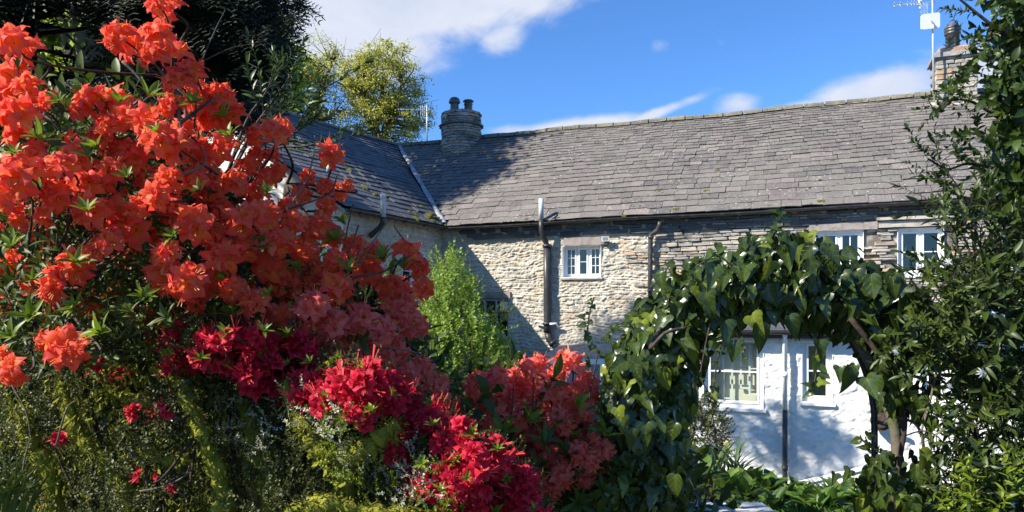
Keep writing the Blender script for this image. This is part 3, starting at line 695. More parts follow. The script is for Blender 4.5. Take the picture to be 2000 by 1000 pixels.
# ---- gutters and pipes of the house
def gutter(mb_, fa, n, r=.062):
    pts = [fa(i/n) for i in range(n+1)]; d = (pts[-1]-pts[0]).normalized(); x = Vector((d.y, -d.x, 0)).normalized(); k = 8; vs = []
    for p in pts:
        for rad in (r, r-.008):
            for j in range(k): a = math.pi+math.pi*j/(k-1); vs.append(p+x*math.cos(a)*rad+Z*math.sin(a)*rad)
    fs = []
    for i in range(n):
        A = i*2*k; B = A+2*k
        for j in range(k-1): fs += [(A+j, A+j+1, B+j+1, B+j), (A+k+j+1, A+k+j, B+k+j, B+k+j+1)]
        fs += [(A, B, B+k, A+k), (B+k-1, A+k-1, A+2*k-1, B+2*k-1)]
    mb_.add(vs, fs)
gut = lambda s: mw(s, CZ+2.035+.008*s-.012*math.sin(s*1.1), OV+.05)
m_ = MB(); gutter(m_, lambda t: gut(.12+t*(S_MAX-.1)), 40); g_ = hpart(m_, 'gutter', M['iron'])
for i in range(17):
    s = .6+i*.88; m_ = MB(); c = gut(s)
    m_.tube([c+NO*.066*math.cos(a)+Z*.070*math.sin(a) for a in [math.pi*2-k*math.pi/8 for k in range(9)]]+[c-NO*.10+Z*.0, c-NO*.26-Z*.03], .009, 6); m_.build('gutter_bracket', M['iron'], g_)
def pipe(pts, r, name, m, parent, n=14, collars=()):
    m_ = MB(); m_.tube(pts, r, n)
    o = m_.build(name, m, parent, smooth=True)
    for (i, k) in collars:
        c = MB(); d = (pts[i+1]-pts[i]).normalized(); p = pts[i].lerp(pts[i+1], k); c.tube([p-d*.035, p+d*.035], r*1.22, n); c.build('pipe_collar', m, o, smooth=True)
    if parent is house: o.matrix_local = HI
    return o
def wp(px, py, d): s, z = on_wall(px, py, d); return mw(s, z, d)
pipe([wp(1057, 388, .30), wp(1057, 428, .30)], .062, 'vent_pipe', M['pipepale'], house)
pipe([wp(1057, 428, .30), wp(1057.5, 448, .30), wp(1061, 462, .25), wp(1068, 478, .13), wp(1069, 482, .12)], .066, 'soil_pipe_offset', M['pipegrey'], house)
pipe([wp(1068.5, 478, .12), wp(1069, 560, .12), wp(1069, 630, .12), wp(1069.5, 650, .12)], .094, 'soil_pipe', M['pipegrey'], house, collars=((0, .03), (2, .1)))
pipe([wp(1069.5, 650, .12), wp(1073, 663, .12), wp(1086, 678, .12), wp(1094, 690, .14), wp(1095, 740, .14)], .085, 'soil_pipe_bend', M['pipegrey'], house, collars=((1, .5),))
pipe([wp(1046, 632, .05), wp(1048, 627, .16), wp(1058, 629, .17), wp(1066, 633, .16)], .030, 'overflow_pipe', M['white'], house)
pipe([wp(1090, 640, .05), wp(1086, 632, .15), wp(1078, 633, .17), wp(1068, 632, .17)], .030, 'overflow_pipe', M['white'], house)
pipe([wp(1289, 433, .24), wp(1288.5, 440, .24), wp(1284, 450, .18), wp(1272, 458, .14), wp(1270.5, 468, .13), wp(1270, 520, .13), wp(1270, 640, .13)], .055, 'downpipe', M['iron'], house, collars=((3, .5), (5, .4)))
pipe([wp(1069, 436, .26), wp(1076, 430, .24), wp(1090, 420, .20)], .02, 'pipe_stay', M['iron'], house)

# ---- windows
def window(rect, P, parent, inv, cols, rows_, label=None, dep=.13, fr=.055, bar=.018, back='dark', sash=True, sill=True, name='window', frame_mat='white', top_light=None, reveal_mat='render'):
    s0, s1, z0, z1 = rect; root = MB(); 
    for a in (((s0-.004, z0), (s0+.006, z1)), ((s1-.006, z0), (s1+.004, z1)), ((s0-.004, z1-.006), (s1+.004, z1+.004)), ((s0-.004, z0-.004), (s1+.004, z0+.006))):
        (a0, c0), (a1, c1) = a; root.box(P(a0, c0, .015), P(a1, 0, 0)-P(a0, 0, 0), Z*(c1-c0), P(0, 0, -dep-.10)-P(0, 0, 0))
    win = root.build(name, M[reveal_mat], parent)
    if inv is not None: win.matrix_local = inv
    if label: win['label'] = label
    t = (P(1, 0, 0)-P(0, 0, 0)); n = (P(0, 0, 1)-P(0, 0, 0)); m_ = MB()
    def bx(mb_, a, b_, c, d, d0, d1): mb_.box(P(a, c, d0), t*(b_-a), Z*(d-c), n*(d1-d0))
    e = .006; d0 = -dep-.05; d1 = -dep
    bx(m_, s0+e, s1-e, z1-fr, z1-e, d0, d1); bx(m_, s0+e, s1-e, z0+e, z0+fr, d0, d1)
    bx(m_, s0+e, s0+fr, z0+fr, z1-fr, d0, d1); bx(m_, s1-fr, s1-e, z0+fr, z1-fr, d0, d1)
    wsum = sum(cols); x = s0+fr; inner = s1-s0-2*fr; xs = [x]
    for c in cols: x += inner*c/wsum; xs.append(x)
    for x in xs[1:-1]: bx(m_, x-fr*.42, x+fr*.42, z0+fr, z1-fr, d0, d1)
    m_.build('window_frame', M[frame_mat], win)
    for i in range(len(cols)):
        a = xs[i]+(fr*.42 if i else 0)+.004; b_ = xs[i+1]-(fr*.42 if i < len(cols)-1 else 0)-.004; c, d = z0+fr+.004, z1-fr-.004
        nv, nh = rows_[i]; m_ = MB(); w_ = .038 if sash else .01
        if sash:
            bx(m_, a, b_, d-w_, d, d0+.01, d1+.014); bx(m_, a, b_, c, c+w_, d0+.01, d1+.014); bx(m_, a, a+w_, c+w_, d-w_, d0+.01, d1+.014); bx(m_, b_-w_, b_, c+w_, d-w_, d0+.01, d1+.014)
        for k in range(1, nv): x = a+w_+(b_-a-2*w_)*k/nv; bx(m_, x-bar/2, x+bar/2, c+w_, d-w_, d0+.012, d1+.008)
        for k in range(1, nh):
            y = c+w_+(d-c-2*w_)*k/nh; bx(m_, a+w_, b_-w_, y-bar/2, y+bar/2, d0+.014, d1+.006)
        sa = m_.build('sash', M[frame_mat], win)
        for k in range(nv):
            for l in range(nh):
                xa = a+w_+(b_-a-2*w_)*k/nv; xb = a+w_+(b_-a-2*w_)*(k+1)/nv; ya = c+w_+(d-c-2*w_)*l/nh; yb = c+w_+(d-c-2*w_)*(l+1)/nh
                g = MB(); bx(g, xa+.002, xb-.002, ya+.002, yb-.002, d0+.020, d0+.024); g.build('pane', M['glass'], win)
    if sill:
        m_ = MB(); bx(m_, s0-.04, s1+.04, z0-.05, z0-.006, -dep-.02, .05); m_.build('window_sill', M['white'] if sill == 'white' else M['lintel'], win)
    m_ = MB(); e2 = .18 if back == 'room' else .45
    a, b_, c, d = s0-.1, s1+.1, z0-.1, z1+.1; db = -dep-.06; q = [P(a, c, db-e2), P(b_, c, db-e2), P(b_, d, db-e2), P(a, d, db-e2)]; q2 = [P(a, c, db), P(b_, c, db), P(b_, d, db), P(a, d, db)]
    m_.add(q+q2, [(0, 1, 2, 3), (0, 4, 5, 1), (1, 5, 6, 2), (2, 6, 7, 3), (3, 7, 4, 0)]); m_.build('room_behind', M[back], win)
    return win
window(W_small, mw, house, HI, [1, 1, 1], [(2, 3), (1, 2), (2, 3)], 'small three light white casement set deep in limewashed stone', dep=.16, fr=.045, bar=.012)
window(W_mid, mw, house, HI, [1, 1], [(2, 1), (2, 1)], 'wide white casement half hidden by ivy', dep=.07, fr=.06, sill='white')
window(W_right, mw, house, HI, [1, 1], [(1, 2), (1, 2)], 'white four pane casement under a pale stone lintel', dep=.07, fr=.06, sill='white')
window(W_low, mw, house, HI, [1, 1, 1], [(1, 1), (1, 1), (1, 1)], 'dark shaded window behind the lime green shrub', dep=.12, fr=.05, sash=False, sill=False, frame_mat='greypaint', reveal_mat='backing')
def slabpx(px0, px1, py0, py1, d, m, name):
    s0, z1 = on_wall(px0, py0, d); s1, z1b = on_wall(px1, py0, d); _, z0 = on_wall(px0, py1, d); m_ = MB(); n = 8; vs = []
    for i in range(n+1):
        s = s0+(s1-s0)*i/n; j = lambda: random.uniform(-.008, .008); z0_, z1_ = z0+j(), z1+j()
        vs += [mw(s, z0_, -.06), mw(s, z0_, d), mw(s, z1_, d+j()), mw(s, z1_, -.06)]
    fs = [(i*4+k, i*4+(k+1) % 4, i*4+4+(k+1) % 4, i*4+4+k) for i in range(n) for k in range(4)]+[(3, 2, 1, 0), (n*4, n*4+1, n*4+2, n*4+3)]
    m_.add(vs, fs); hpart(m_, name, m)
slabpx(1101, 1180, 465, 480, .05, M['redlintel'], 'lintel'); slabpx(1580, 1714, 438, 452, .06, M['redlintel'], 'lintel')
slabpx(1716, 1870, 433, 445, .08, M['lintel'], 'lintel'); slabpx(1712, 1876, 425, 430.5, .14, M['lintel'], 'drip_stone')
slabpx(912, 996, 571, 583, .05, M['stone'], 'lintel')
# stones bedded over the wall head, coloured dark to deepen the eave shadow
rr = random.Random(4); HEAD_SHADE = [m_.copy() for m_ in STONES]
for m_ in HEAD_SHADE: m_.materials[0] = M['slate_dark']
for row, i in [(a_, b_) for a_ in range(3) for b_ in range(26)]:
    s = .3+i*.58+row*.2; wd = rr.uniform(.4, .56); obj('eave_shade_stone', HEAD_SHADE[rr.randrange(10)], None, wl if s < s_t else wall_b, mat4=stone_matrix(mw(s+wd/2, CZ+1.92-.085*row+.012*i*.58+rr.uniform(-.015, .015), -.02), wd, rr.uniform(.07, .11), .06+rr.uniform(0, .03), T, NO))
# security light
lp = thing('security_light', 'small white security floodlight fixed above the little casement', 'light', wp(1185, 468, .02)); c = Vector((0, 0, 0))
m_ = MB(); m_.box(c+NO*.06-T*.085-Z*.05, T*.17, Z*.11+NO*.025, NO*.07); m_.build('lamp_housing', M['panel'], lp)
m_ = MB(); m_.box(c+NO*.133-T*.065-Z*.03, T*.13, Z*.08+NO*.018, NO*.006); m_.build('lamp_glass', M['lens'], lp)
m_ = MB(); m_.box(c-T*.03-Z*.09, T*.06, Z*.08, NO*.09); m_.box(c-T*.05-Z*.13, T*.10, Z*.045, NO*.11); m_.build('sensor', M['pipegrey'], lp)

# ------------------------------------------------------------------ the wing with the white gable
WE0 = Vector((-1.72, 18.93, 0)); WE1 = Vector((-3.42, 15.30, 0)); WR0 = Vector((-3.63, 23.63, 0)); WR1 = Vector((-7.70, 17.05, 0))
dE = (WE0-WE1).normalized(); dR = (WR0-WR1).normalized(); LE = (WE0-WE1).length; LR = (WR0-WR1).length; zE = CZ+2.06; zR = CZ+5.15
wing = thing('gabled_wing', 'wing of the farmhouse with dark slates and a white rendered gable behind red blossom', 'house', (WE1+WR1)/2)
WI = Matrix.Translation(-wing.location)
def wpart(mb_, name, m, **k): o = mb_.build(name, m, wing, **k); o.matrix_local = WI; return o
eW = lambda s: WE1+dE*s+Z*zE; rW = lambda s: WR1+dR*(s*1.0)+Z*zR
sm = lambda v: LE*(1-v)+LR*v
m_ = MB(); strip(m_, lambda t: eW(t*LE), lambda t: rW(t*LR), off=Z*-.05)
far = WR1*2-WE1; m_.add([rW(0)-Z*.05, rW(LR)-Z*.05, WR0*2-WE0+Z*zE, far+Z*zE], [(0, 1, 2, 3)])
wroof = wpart(m_, 'roof', M['underlay'])
lay(eW, rW, lambda v: -.06, sm, wroof, 'slate_dark', None, e0=.27, e1=.16, w0=.46, w1=.30, seed=8, limname='upper_slates')
for i in range(15):
    s = i*.52; a = rW(s); c = rW(s+.50); x = Vector((dR.y, -dR.x, 0)); n_ = 7; vs = []
    for p in (a, c):
        for k in range(n_): an = math.pi*k/(n_-1); r = .13+random.uniform(-.01, .01); vs.append(p+x*math.cos(an)*r*1.15+Z*(math.sin(an)*r*.9-.035))
    MB().add(vs, [(k, k+1, n_+k+1, n_+k) for k in range(n_-1)]+[tuple(range(n_))[::-1], tuple(range(n_, 2*n_))]).build('ridge_tile', M['ridge'], wroof)
# valley gutter
va = lambda t: eW(LE).lerp(rW(LR), t); m_ = MB(); vs = []
for i in range(13):
    t = i/12; c = va(t)+Z*.075; side = Vector((.8, .55, 0)).normalized(); wv = .085+.02*math.sin(i*2.1)
    vs += [c-side*wv+Z*.0, c-side*wv*.4+Z*.045, c+side*wv*.4+Z*.045, c+side*wv+Z*.0]
m_.add(vs, [(i*4+k, i*4+k+1, i*4+5+k, i*4+4+k) for i in range(12) for k in range(3)]); wpart(m_, 'valley_lead', M['lead'], smooth=True)
# walls of the wing
inE = Vector((-dE.y, dE.x, 0)); corner = WE1+inE*.20+dE*.15; gd = (WR1-WE1).normalized(); 
gp = lambda a, z: corner+gd*a+Z*z
halfW = (WR1-WE1).length
def gw(s, z, d=0): return corner+gd*(-s)+Vector((gd.y, -gd.x, 0))*(-d if Vector((gd.y, -gd.x, 0)).y > 0 else d)+Z*z
m_ = MB(); n = 14; vs = [gw(0, -.5)]
m_.add([gw(0, -.5), gw(-2*halfW+.4, -.5), gw(-2*halfW+.4, zE-.02), gw(-halfW+.2, zR-.16), gw(0, zE+.02)], [(0, 4, 3, 2, 1)]); wpart(m_, 'gable_wall', M['render'])
wf = lambda s, z, d=0: corner+dE*s-inE*d+Z*z
def wpx(px, py, d=0):
    o = wf(0, 0, d); a = (px-1000)/F; s = (a*o.y-o.x)/(dE.x-a*dE.y); q = o+dE*s; return s, CZ+(600-py)/F*q.y
sw0, zw1 = wpx(785, 482); sw1, zw0 = wpx(837, 575)
WW = (sw0, sw1, zw0, zw1)
wall_field(0, LE+.25, .8, zE+.02, [WW], wf, 'side_wall', wing, lambda S, ZZ: np.full_like(S, .85), inv=WI, amp=.016, step=.018)
m_ = MB(); m_.box(wf(0, -.4), dE*(LE+.3), Z*1.25, inE*.2); wpart(m_, 'wall_foot', M['backing'])
window(WW, wf, wing, WI, [1, 1], [(1, 2), (1, 2)], 'narrow window in the wing behind the blossom', dep=.1, sill=False)
m_ = MB(); gutter(m_, lambda t: eW(-.05+t*(LE-.02))-inE*.06-Z*.02, 10, .07); gw_ = wpart(m_, 'gutter', M['iron'])
for i in range(5):
    c = eW(.35+i*.85)-inE*.06-Z*.02; m_ = MB(); m_.tube([c-inE*.07*math.cos(a)+Z*.078*math.sin(a) for a in [math.pi*2-k*math.pi/8 for k in range(9)]], .012, 6); m_.build('gutter_bracket', M['iron'], gw_)
m_ = MB()                                               # verge board along the gable
m_.tube([eW(-.05)-Z*.10, rW(-.05)-Z*.10], .05, 6); wpart(m_, 'verge_mortar', M['lintel'])
def wpipe(pts, r, name, m): o = pipe(pts, r, name, m, wing); o.matrix_local = WI; return o
def wq(px, py, d): s, z = wpx(px, py, d); return wf(s, z, d)
wpipe([wq(748, 380, .32), wq(748, 424, .32)], .062, 'flue_pipe', M['pipepale'])
wpipe([wq(748, 424, .32), wq(748, 434, .31), wq(742, 444, .2), wq(722, 462, .06)], .060, 'flue_pipe_bend', M['iron'])
s_ = 2.0; wpipe([W(643, 336, 16.5), W(643, 318, 16.5)], .06, 'roof_vent', M['pipepale'])

# moss cushions on the slates
def roof_moss(P, n_, parent, inv, seed, vmax=.9, big=1):
    rs_ = np.random.RandomState(seed); v = []; f = []; base = 0
    for i in range(n_):
        s, t = P[1](rs_), rs_.rand()**1.6*vmax; c = P[0](s, t); r = rs_.uniform(.02, .06)*big*(1.3 if t < .1 else 1)
        for a in range(5):
            cc_ = c+Vector((rs_.uniform(-1, 1), rs_.uniform(-.5, .5), 0))*r; cc_.z = P[0](s, t).z+.035; k = 7
            ring = [(cc_.x+math.cos(q*2*math.pi/k)*r*rs_.uniform(.5, 1.0), cc_.y+math.sin(q*2*math.pi/k)*r*rs_.uniform(.5, 1), cc_.z+math.sin(q*2*math.pi/k)*r*.6-.01) for q in range(k)]
            v += ring+[(cc_.x, cc_.y-.02, cc_.z+r*.45)]; f += [(base+q, base+(q+1) % k, base+k) for q in range(k)]; base += k+1
    o = obj('moss_tufts', mesh('moss_tufts', v, f), M['mossroof'], parent, 'stuff')
roof_moss((lambda s, t: eaveM(s).lerp(ridgeM(s), t), lambda r: r.uniform(-1, 12)), 36, roof, None, 2)
roof_moss((lambda s, t: eW(s).lerp(rW(s), t), lambda r: LE*r.uniform(.2, 1)**.5), 26, wroof, None, 3, .45, 1.5)

# ------------------------------------------------------------------ white single-storey extension
X0 = 12.98
def ex_pt(px, py, d=0):
    a = (px-1000)/F; Y = (X0-d/.9275)/(1+.403*a); return Vector((a*Y, Y, CZ+(600-py)/F*Y))
EX0 = ex_pt(1325, 600); EX0.z = 0
def ew(s, z, d=0): return EX0+T*s+NO*d+Z*z
def ex_s(px, py, d=0): p = ex_pt(px, py, d); return (p-EX0).dot(T), p.z
ext = thing('white_extension', 'low white roughcast extension with casement windows seen through the ivy arch', 'house', ew(2.5, 0))
EI = Matrix.Translation(-ext.location)
def epart(mb_, name, m, **k): o = mb_.build(name, m, ext, **k); o.matrix_local = EI; return o
def er(p0, p1): s0, z1 = ex_s(*p0); s1, z0 = ex_s(*p1); return s0, s1, z0, z1
EW1 = er((1374, 655), (1491, 799)); EW2 = er((1566, 664), (1626, 787)); EW3 = er((1800, 672), (1900, 790))
ZTE = CZ-.36; LEX = 7.5
ns, nz = 420, 160; S, ZZ = np.meshgrid(np.linspace(0, LEX, ns), np.linspace(-.3, ZTE, nz))
h = (fbm(S*9, ZZ*16, 21)-.5)*.035+(fbm(S*24, ZZ*36, 22)-.5)*.034+(fbm(S*1.2, ZZ*1.2, 23)-.5)*.05
pts = np.array(EX0)[None, None]+np.array(T)*S[..., None]+np.array([0, 0, 1])*ZZ[..., None]+np.array(NO)*h[..., None]
idx = np.arange(ns*nz).reshape(nz, ns); f = np.stack([idx[:-1, :-1], idx[:-1, 1:], idx[1:, 1:], idx[1:, :-1]], -1).reshape(-1, 4)
cs = S[:-1, :-1].ravel()+.009; cz = ZZ[:-1, :-1].ravel()+.008; keep = np.ones(len(f), bool)
for (a, b_, c, d) in (EW1, EW2, EW3): keep &= ~((cs > a) & (cs < b_) & (cz > c) & (cz < d))
M['rough'] = mat('white_roughcast_wall', (.74, .735, .71), .85, noise=[(1.5, (.64, .63, .60), .5, .75), (.8, (.58, .58, .52), .6, .8), (6, (.62, .62, .58), .58, .7)], spec=.25)
o = obj('front_wall', mesh('front_wall', pts.reshape(-1, 3), f[keep]), M['rough'], ext); o.matrix_local = EI
m_ = MB(); m_.add([ew(0, -.3), ew(0, -.3, -4.9), ew(0, ZTE+.25, -4.9), ew(0, ZTE)], [(0, 1, 2, 3)]); m_.add([ew(LEX, -.3), ew(LEX, -.3, -4.9), ew(LEX, ZTE+.25, -4.9), ew(LEX, ZTE)], [(3, 2, 1, 0)]); epart(m_, 'end_wall', M['render'])
m_ = MB(); m_.box(ew(-.15, ZTE+.01, .18), T*(LEX+.3), Z*.05, NO*-5.3+Z*.30); epart(m_, 'roof', M['slate_dark'])
m_ = MB(); m_.box(ew(-.15, ZTE-.11, .14), T*(LEX+.3), Z*.115, NO*.03); epart(m_, 'fascia_board', M['pipegrey'])
m_ = MB(); gutter(m_, lambda t: ew(-.15+t*(LEX+.3), ZTE+.0, .24), 12, .055); epart(m_, 'gutter', M['pipegrey'])
w1 = window(EW1, ew, ext, EI, [.30, 1, .02], [(1, 2), (1, 2), (1, 1)], 'wide white casement in the extension with beige room behind', dep=.06, fr=.06, bar=.02, back='room', sill='white') if False else window(EW1, ew, ext, EI, [1], [(1, 2)], 'wide white casement in the extension with beige room behind', dep=.06, fr=.06, bar=.022, back='room', sill='white')
window(EW2, ew, ext, EI, [1], [(1, 2)], 'narrow white casement right of the white drainpipe', dep=.06, fr=.05, bar=.02, back='curtain', sill='white')
window(EW3, ew, ext, EI, [1, 1], [(1, 2), (1, 2)], 'white casement hidden behind the climber', dep=.06, fr=.05, back='dark', sill='white')
# open inner casements seen through the first pane
for (px0, px1, py0, py1, d) in ((1411, 1432, 664, 780, -.25), (1445, 1470, 668, 760, -.25), (1462, 1482, 668, 772, -.20)):
    s0, z1 = ex_s(px0, py0, d); s1, z0 = ex_s(px1, py1, d); m_ = MB(); q = .03
    for (a, b_, c, e_) in ((s0, s0+q, z0, z1), (s1-q, s1, z0, z1), (s0+q, s1-q, z0, z0+q), (s0+q, s1-q, z1-q, z1), (s0+q, s1-q, (z0+z1)/2-.01, (z0+z1)/2+.01)): m_.box(ew(a, c, d), T*(b_-a), Z*(e_-c), NO*.025)
    m_.build('inner_casement', M['white'], w1)
def ep(px, py, d): s, z = ex_s(px, py, d); return ew(s, z, d)
o = pipe([ep(1533, 652, .22), ep(1533, 662, .12), ep(1533, 800, .11)], .036, 'white_downpipe', M['panel'], ext, collars=((1, .5),)); o.matrix_local = EI
o = pipe([ep(1533, 800, .11), ep(1533, 905, .11), ep(1533, 950, .11)], .038, 'dark_downpipe', M['iron'], ext, collars=((1, .2),)); o.matrix_local = EI
m_ = MB(); a, c = ep(1553, 947, .04), ep(1690, 915, .04); m_.box(a, c-a, Z*.05, NO*.10); m_.box(a-Z*.40, c-a, Z*.395, NO*.07); epart(m_, 'sloping_plinth', M['render'])
pl = thing('hanging_cowbell', 'round dark rusty iron disc hung on the white wall below a bracket', 'wall ornament', ep(1719, 822, .12)) if False else None
fl = thing('flue_terminal', 'round rusty iron flue terminal with upright pipe on the white wall', 'flue', ep(1719, 822, .10)); 
m_ = MB(); m_.tube([Vector((0, 0, 0)), NO*.10], [.135, .135], 20); m_.tube([NO*.10, NO*.13], [.10, .085], 20); m_.build('terminal_disc', M['rust'], fl)
m_ = MB(); m_.tube([Z*.10+NO*.03, Z*.45+NO*.03], .055, 12); m_.build('upright_pipe', M['iron'], fl, smooth=True)
m_ = MB(); m_.tube([NO*.08+T*.02, NO*.16+T*.16+Z*.02], .03, 8); m_.build('spout', M['rust'], fl)

# ------------------------------------------------------------------ mossy lean-to and little porch against the farmhouse
lt = thing('mossy_lean_to', 'lean-to with a moss grown slate roof in the shade below the dark window', 'shed', mw(.9, 0, .6)); LI = Matrix.Translation(-lt.location)
def lq(px, py, d): s, z = on_wall(px, py, d); return mw(s, z, d)
A, B, C, D_ = lq(915, 604, .12), lq(1052, 722, .12), lq(1062, 765, 1.5), lq(905, 640, 1.5)
m_ = MB(); m_.add([A, B, C, D_, A-Z*.08, B-Z*.08, C-Z*.08, D_-Z*.08], [(0, 1, 2, 3)[::-1], (4, 5, 6, 7), (0, 1, 5, 4), (1, 2, 6, 5), (2, 3, 7, 6), (3, 0, 4, 7)]); o = m_.build('roof', M['mossroof'], lt); o.matrix_local = LI
for k in range(3):
    off = Z*(.055*k)+NO*(.05-.015*k); m_ = MB(); m_.box(A.lerp(B, .02)+off, (B-A)*.62, Z*.045, NO*.05); o = m_.build('barge_board', M['greypaint'], lt); o.matrix_local = LI
m_ = MB(); g = lambda p: Vector((p.x, p.y, -.2)); m_.add([D_, C, g(C), g(D_)], [(0, 1, 2, 3)]); m_.add([C, B, g(B), g(C)], [(0, 1, 2, 3)]); o = m_.build('lean_to_wall', M['backing'], lt); o.matrix_local = LI
po = thing('porch', 'small white timber porch with a pale lead roof below the soil pipe', 'porch', mw(5, 0, .6)); PI_ = Matrix.Translation(-po.location)
A, B = lq(1096, 676, .10), lq(1240, 676, .10); m_ = MB(); m_.box(A, B-A, NO*1.3-Z*.22, Z*.06); o = m_.build('porch_roof', M['lintel'], po); o.matrix_local = PI_
A2, B2 = A+NO*1.25-Z*.34, B+NO*1.25-Z*.34; m_ = MB(); m_.box(A2, (B2-A2), NO*.05, Z*.13); o = m_.build('fascia_board', M['white'], po); o.matrix_local = PI_
for t in (0.03, .27, .5, .73, .97):
    m_ = MB(); q = A2.lerp(B2, t); m_.box(Vector((q.x, q.y, 0)), T*.07, NO*.05, Z*(q.z)); o = m_.build('post', M['white'], po); o.matrix_local = PI_
m_ = MB(); m_.box(Vector((A2.x, A2.y, 0))-NO*.05, (B2-A2), NO*.04, Z*(A2.z-.01)); o = m_.build('dark_glazing', M['lens'], po); o.matrix_local = PI_
cw = thing('conservatory_frame', 'white timber glazing posts glimpsed among the coral blossom', 'window frame', W(1035, 800, 14.5)); c = cw.location.copy()
m_ = MB()
for dx in (-.09, .05): q = MB(); q.box(Vector((dx, 0, -1.2)), Vector((.06, 0, 0)), Vector((0, .06, 0)), Z*2.1); q.build('post', M['white'], cw)
q = MB(); q.box(Vector((-.5, 0.001, .9)), Vector((1.1, 0, 0)), Vector((0, .07, 0)), Z*.07); q.build('rail', M['white'], cw)

# ------------------------------------------------------------------ aerials
ae = thing('tv_aerial', 'tall mast with television aerial and white square panel beside the right chimney', 'aerial', W(1824, 190, 17.3)); Y_ = 17.3
def rel(px, py, Y, o): return W(px, py, Y)-o.location
m_ = MB(); m_.tube([rel(1824, 190, Y_, ae), rel(1822, 90, Y_, ae), rel(1821, -25, Y_, ae)], .022, 10); m_.build('mast', M['alu'], ae, smooth=True)
m_ = MB(); a = rel(1815, 43, Y_, ae); hw, hh = .215, .18; ol = []
for (sx, sy, a0) in ((1, 1, 0), (-1, 1, 90), (-1, -1, 180), (1, -1, 270)):
    for k in range(5): an = R(a0+k*22.5); ol.append((sx*(hw-.05)+math.cos(an)*.05, sy*(hh-.05)+math.sin(an)*.05+sx*0))
sk = .08; vs = [a+Vector((x, -.06, z+x*sk*1.5)) for x, z in ol]+[a+Vector((x, -.02, z+x*sk*1.5)) for x, z in ol]; n = len(ol)
m_.add(vs, [tuple(range(n)), tuple(range(n, 2*n))[::-1]]+[((i+1) % n, i, i+n, (i+1) % n+n) for i in range(n)]); m_.build('white_panel', M['panel'], ae)
m_ = MB(); m_.tube([rel(1822, 62, Y_, ae)+Vector((0, -.03, 0)), rel(1820, 50, Y_, ae)+Vector((0, -.09, 0)), rel(1814, 44, Y_, ae)+Vector((0, -.09, 0))], .018, 8); m_.build('panel_arm', M['alu'], ae)
m_ = MB(); a, c = rel(1746, 10, Y_, ae), rel(1829, 3, Y_, ae); m_.box(a-Z*.011, c-a, Vector((0, .02, 0)), Z*.022); m_.build('boom', M['alu'], ae)
for k, t in enumerate((.01, .15, .32, .41, .48, .55, .62)):
    m_ = MB(); q = a.lerp(c, t); m_.tube([q+Vector((-.09, -.17, -.012)), q+Vector((.09, .17, .014))], .010, 6); m_.tube([q-Z*.045, q+Z*.045], .013, 6); m_.build('element', M['alu'], ae)
m_ = MB(); m_.box(a.lerp(c, .60)-Z*.13, Vector((.05, 0, 0)), Vector((0, .05, 0)), Z*.22); m_.build('dipole_box', M['panel'], ae)
m_ = MB()
q0, q1 = rel(1798, 6, Y_, ae), rel(1812, 28, Y_, ae)
for k in range(6): t = k/5; m_.tube([Vector((q0.x+(q1.x-q0.x)*t, .0, q0.z)), Vector((q0.x+(q1.x-q0.x)*t, .02, q1.z))], .004, 5)
m_.build('reflector_mesh', M['alu'], ae)
m_ = MB(); m_.tube([rel(1818, 178, Y_, ae)+Vector((0, 0, .0)), rel(1829, 178, Y_, ae)+Vector((.03, .25, 0))], .018, 6); m_.tube([rel(1818, 166, Y_, ae), rel(1829, 164, Y_, ae)+Vector((.03, .25, 0))], .018, 6); m_.build('wall_bracket', M['iron'], ae)
a2 = thing('tv_aerial', 'thin aerial on a pale pole in front of the spring green oak', 'aerial', W(834, 272, 25))
m_ = MB(); m_.tube([rel(834, 285, 25, a2), rel(834, 205, 25, a2)], .022, 8); m_.build('mast', M['alu'], a2, smooth=True)
m_ = MB(); m_.tube([rel(777, 214, 25, a2), rel(838, 216, 25, a2)], .014, 6); m_.build('boom', M['alu'], a2)
for t in range(6): m_ = MB(); q = rel(780+t*9.5, 214.3, 25, a2); m_.tube([q+Vector((0, -.2, 0))-Z*.02, q+Vector((0.05, .2, 0))+Z*.02], .010, 6); m_.build('element', M['alu'], a2)
m_ = MB()
for t in range(4): m_.tube([rel(822+t*4, 207, 25, a2), rel(822+t*4, 227, 25, a2)], .008, 5)
m_.build('reflector_mesh', M['alu'], a2)
# ------------------------------------------------------------------ foliage helpers
def in_poly(x, y, poly):
    x = np.asarray(x); y = np.asarray(y); c = np.zeros(x.shape, bool); n = len(poly); j = n-1
    for i in range(n):
        xi, yi = poly[i]; xj, yj = poly[j]; c ^= ((yi > y) != (yj > y)) & (x < (xj-xi)*(y-yi)/(yj-yi+1e-9)+xi); j = i
    return c
def poly_pts(poly, n, rs_):
    xs = [p[0] for p in poly]; ys = [p[1] for p in poly]; out = np.zeros((0, 2))
    while len(out) < n:
        a = np.stack([rs_.uniform(min(xs), max(xs), n*2), rs_.uniform(min(ys), max(ys), n*2)], 1); out = np.concatenate([out, a[in_poly(a[:, 0], a[:, 1], poly)]])
    return out[:n]
def darts(poly, rmin, tries, rs_, pre=()):
    acc = [tuple(p) for p in pre]; new = []
    for x, y in poly_pts(poly, tries, rs_):
        r = rmin*rs_.uniform(.8, 1.25)
        if all((x-a[0])**2+(y-a[1])**2 > r*r for a in acc): acc.append((x, y)); new.append((x, y))
    return new
def W3(a, Y):
    a = np.asarray(a, float); Y = np.broadcast_to(np.asarray(Y, float), (len(a),)); return np.stack([(a[:, 0]-1000)/F*Y, Y, CZ+(600-a[:, 1])/F*Y], 1)
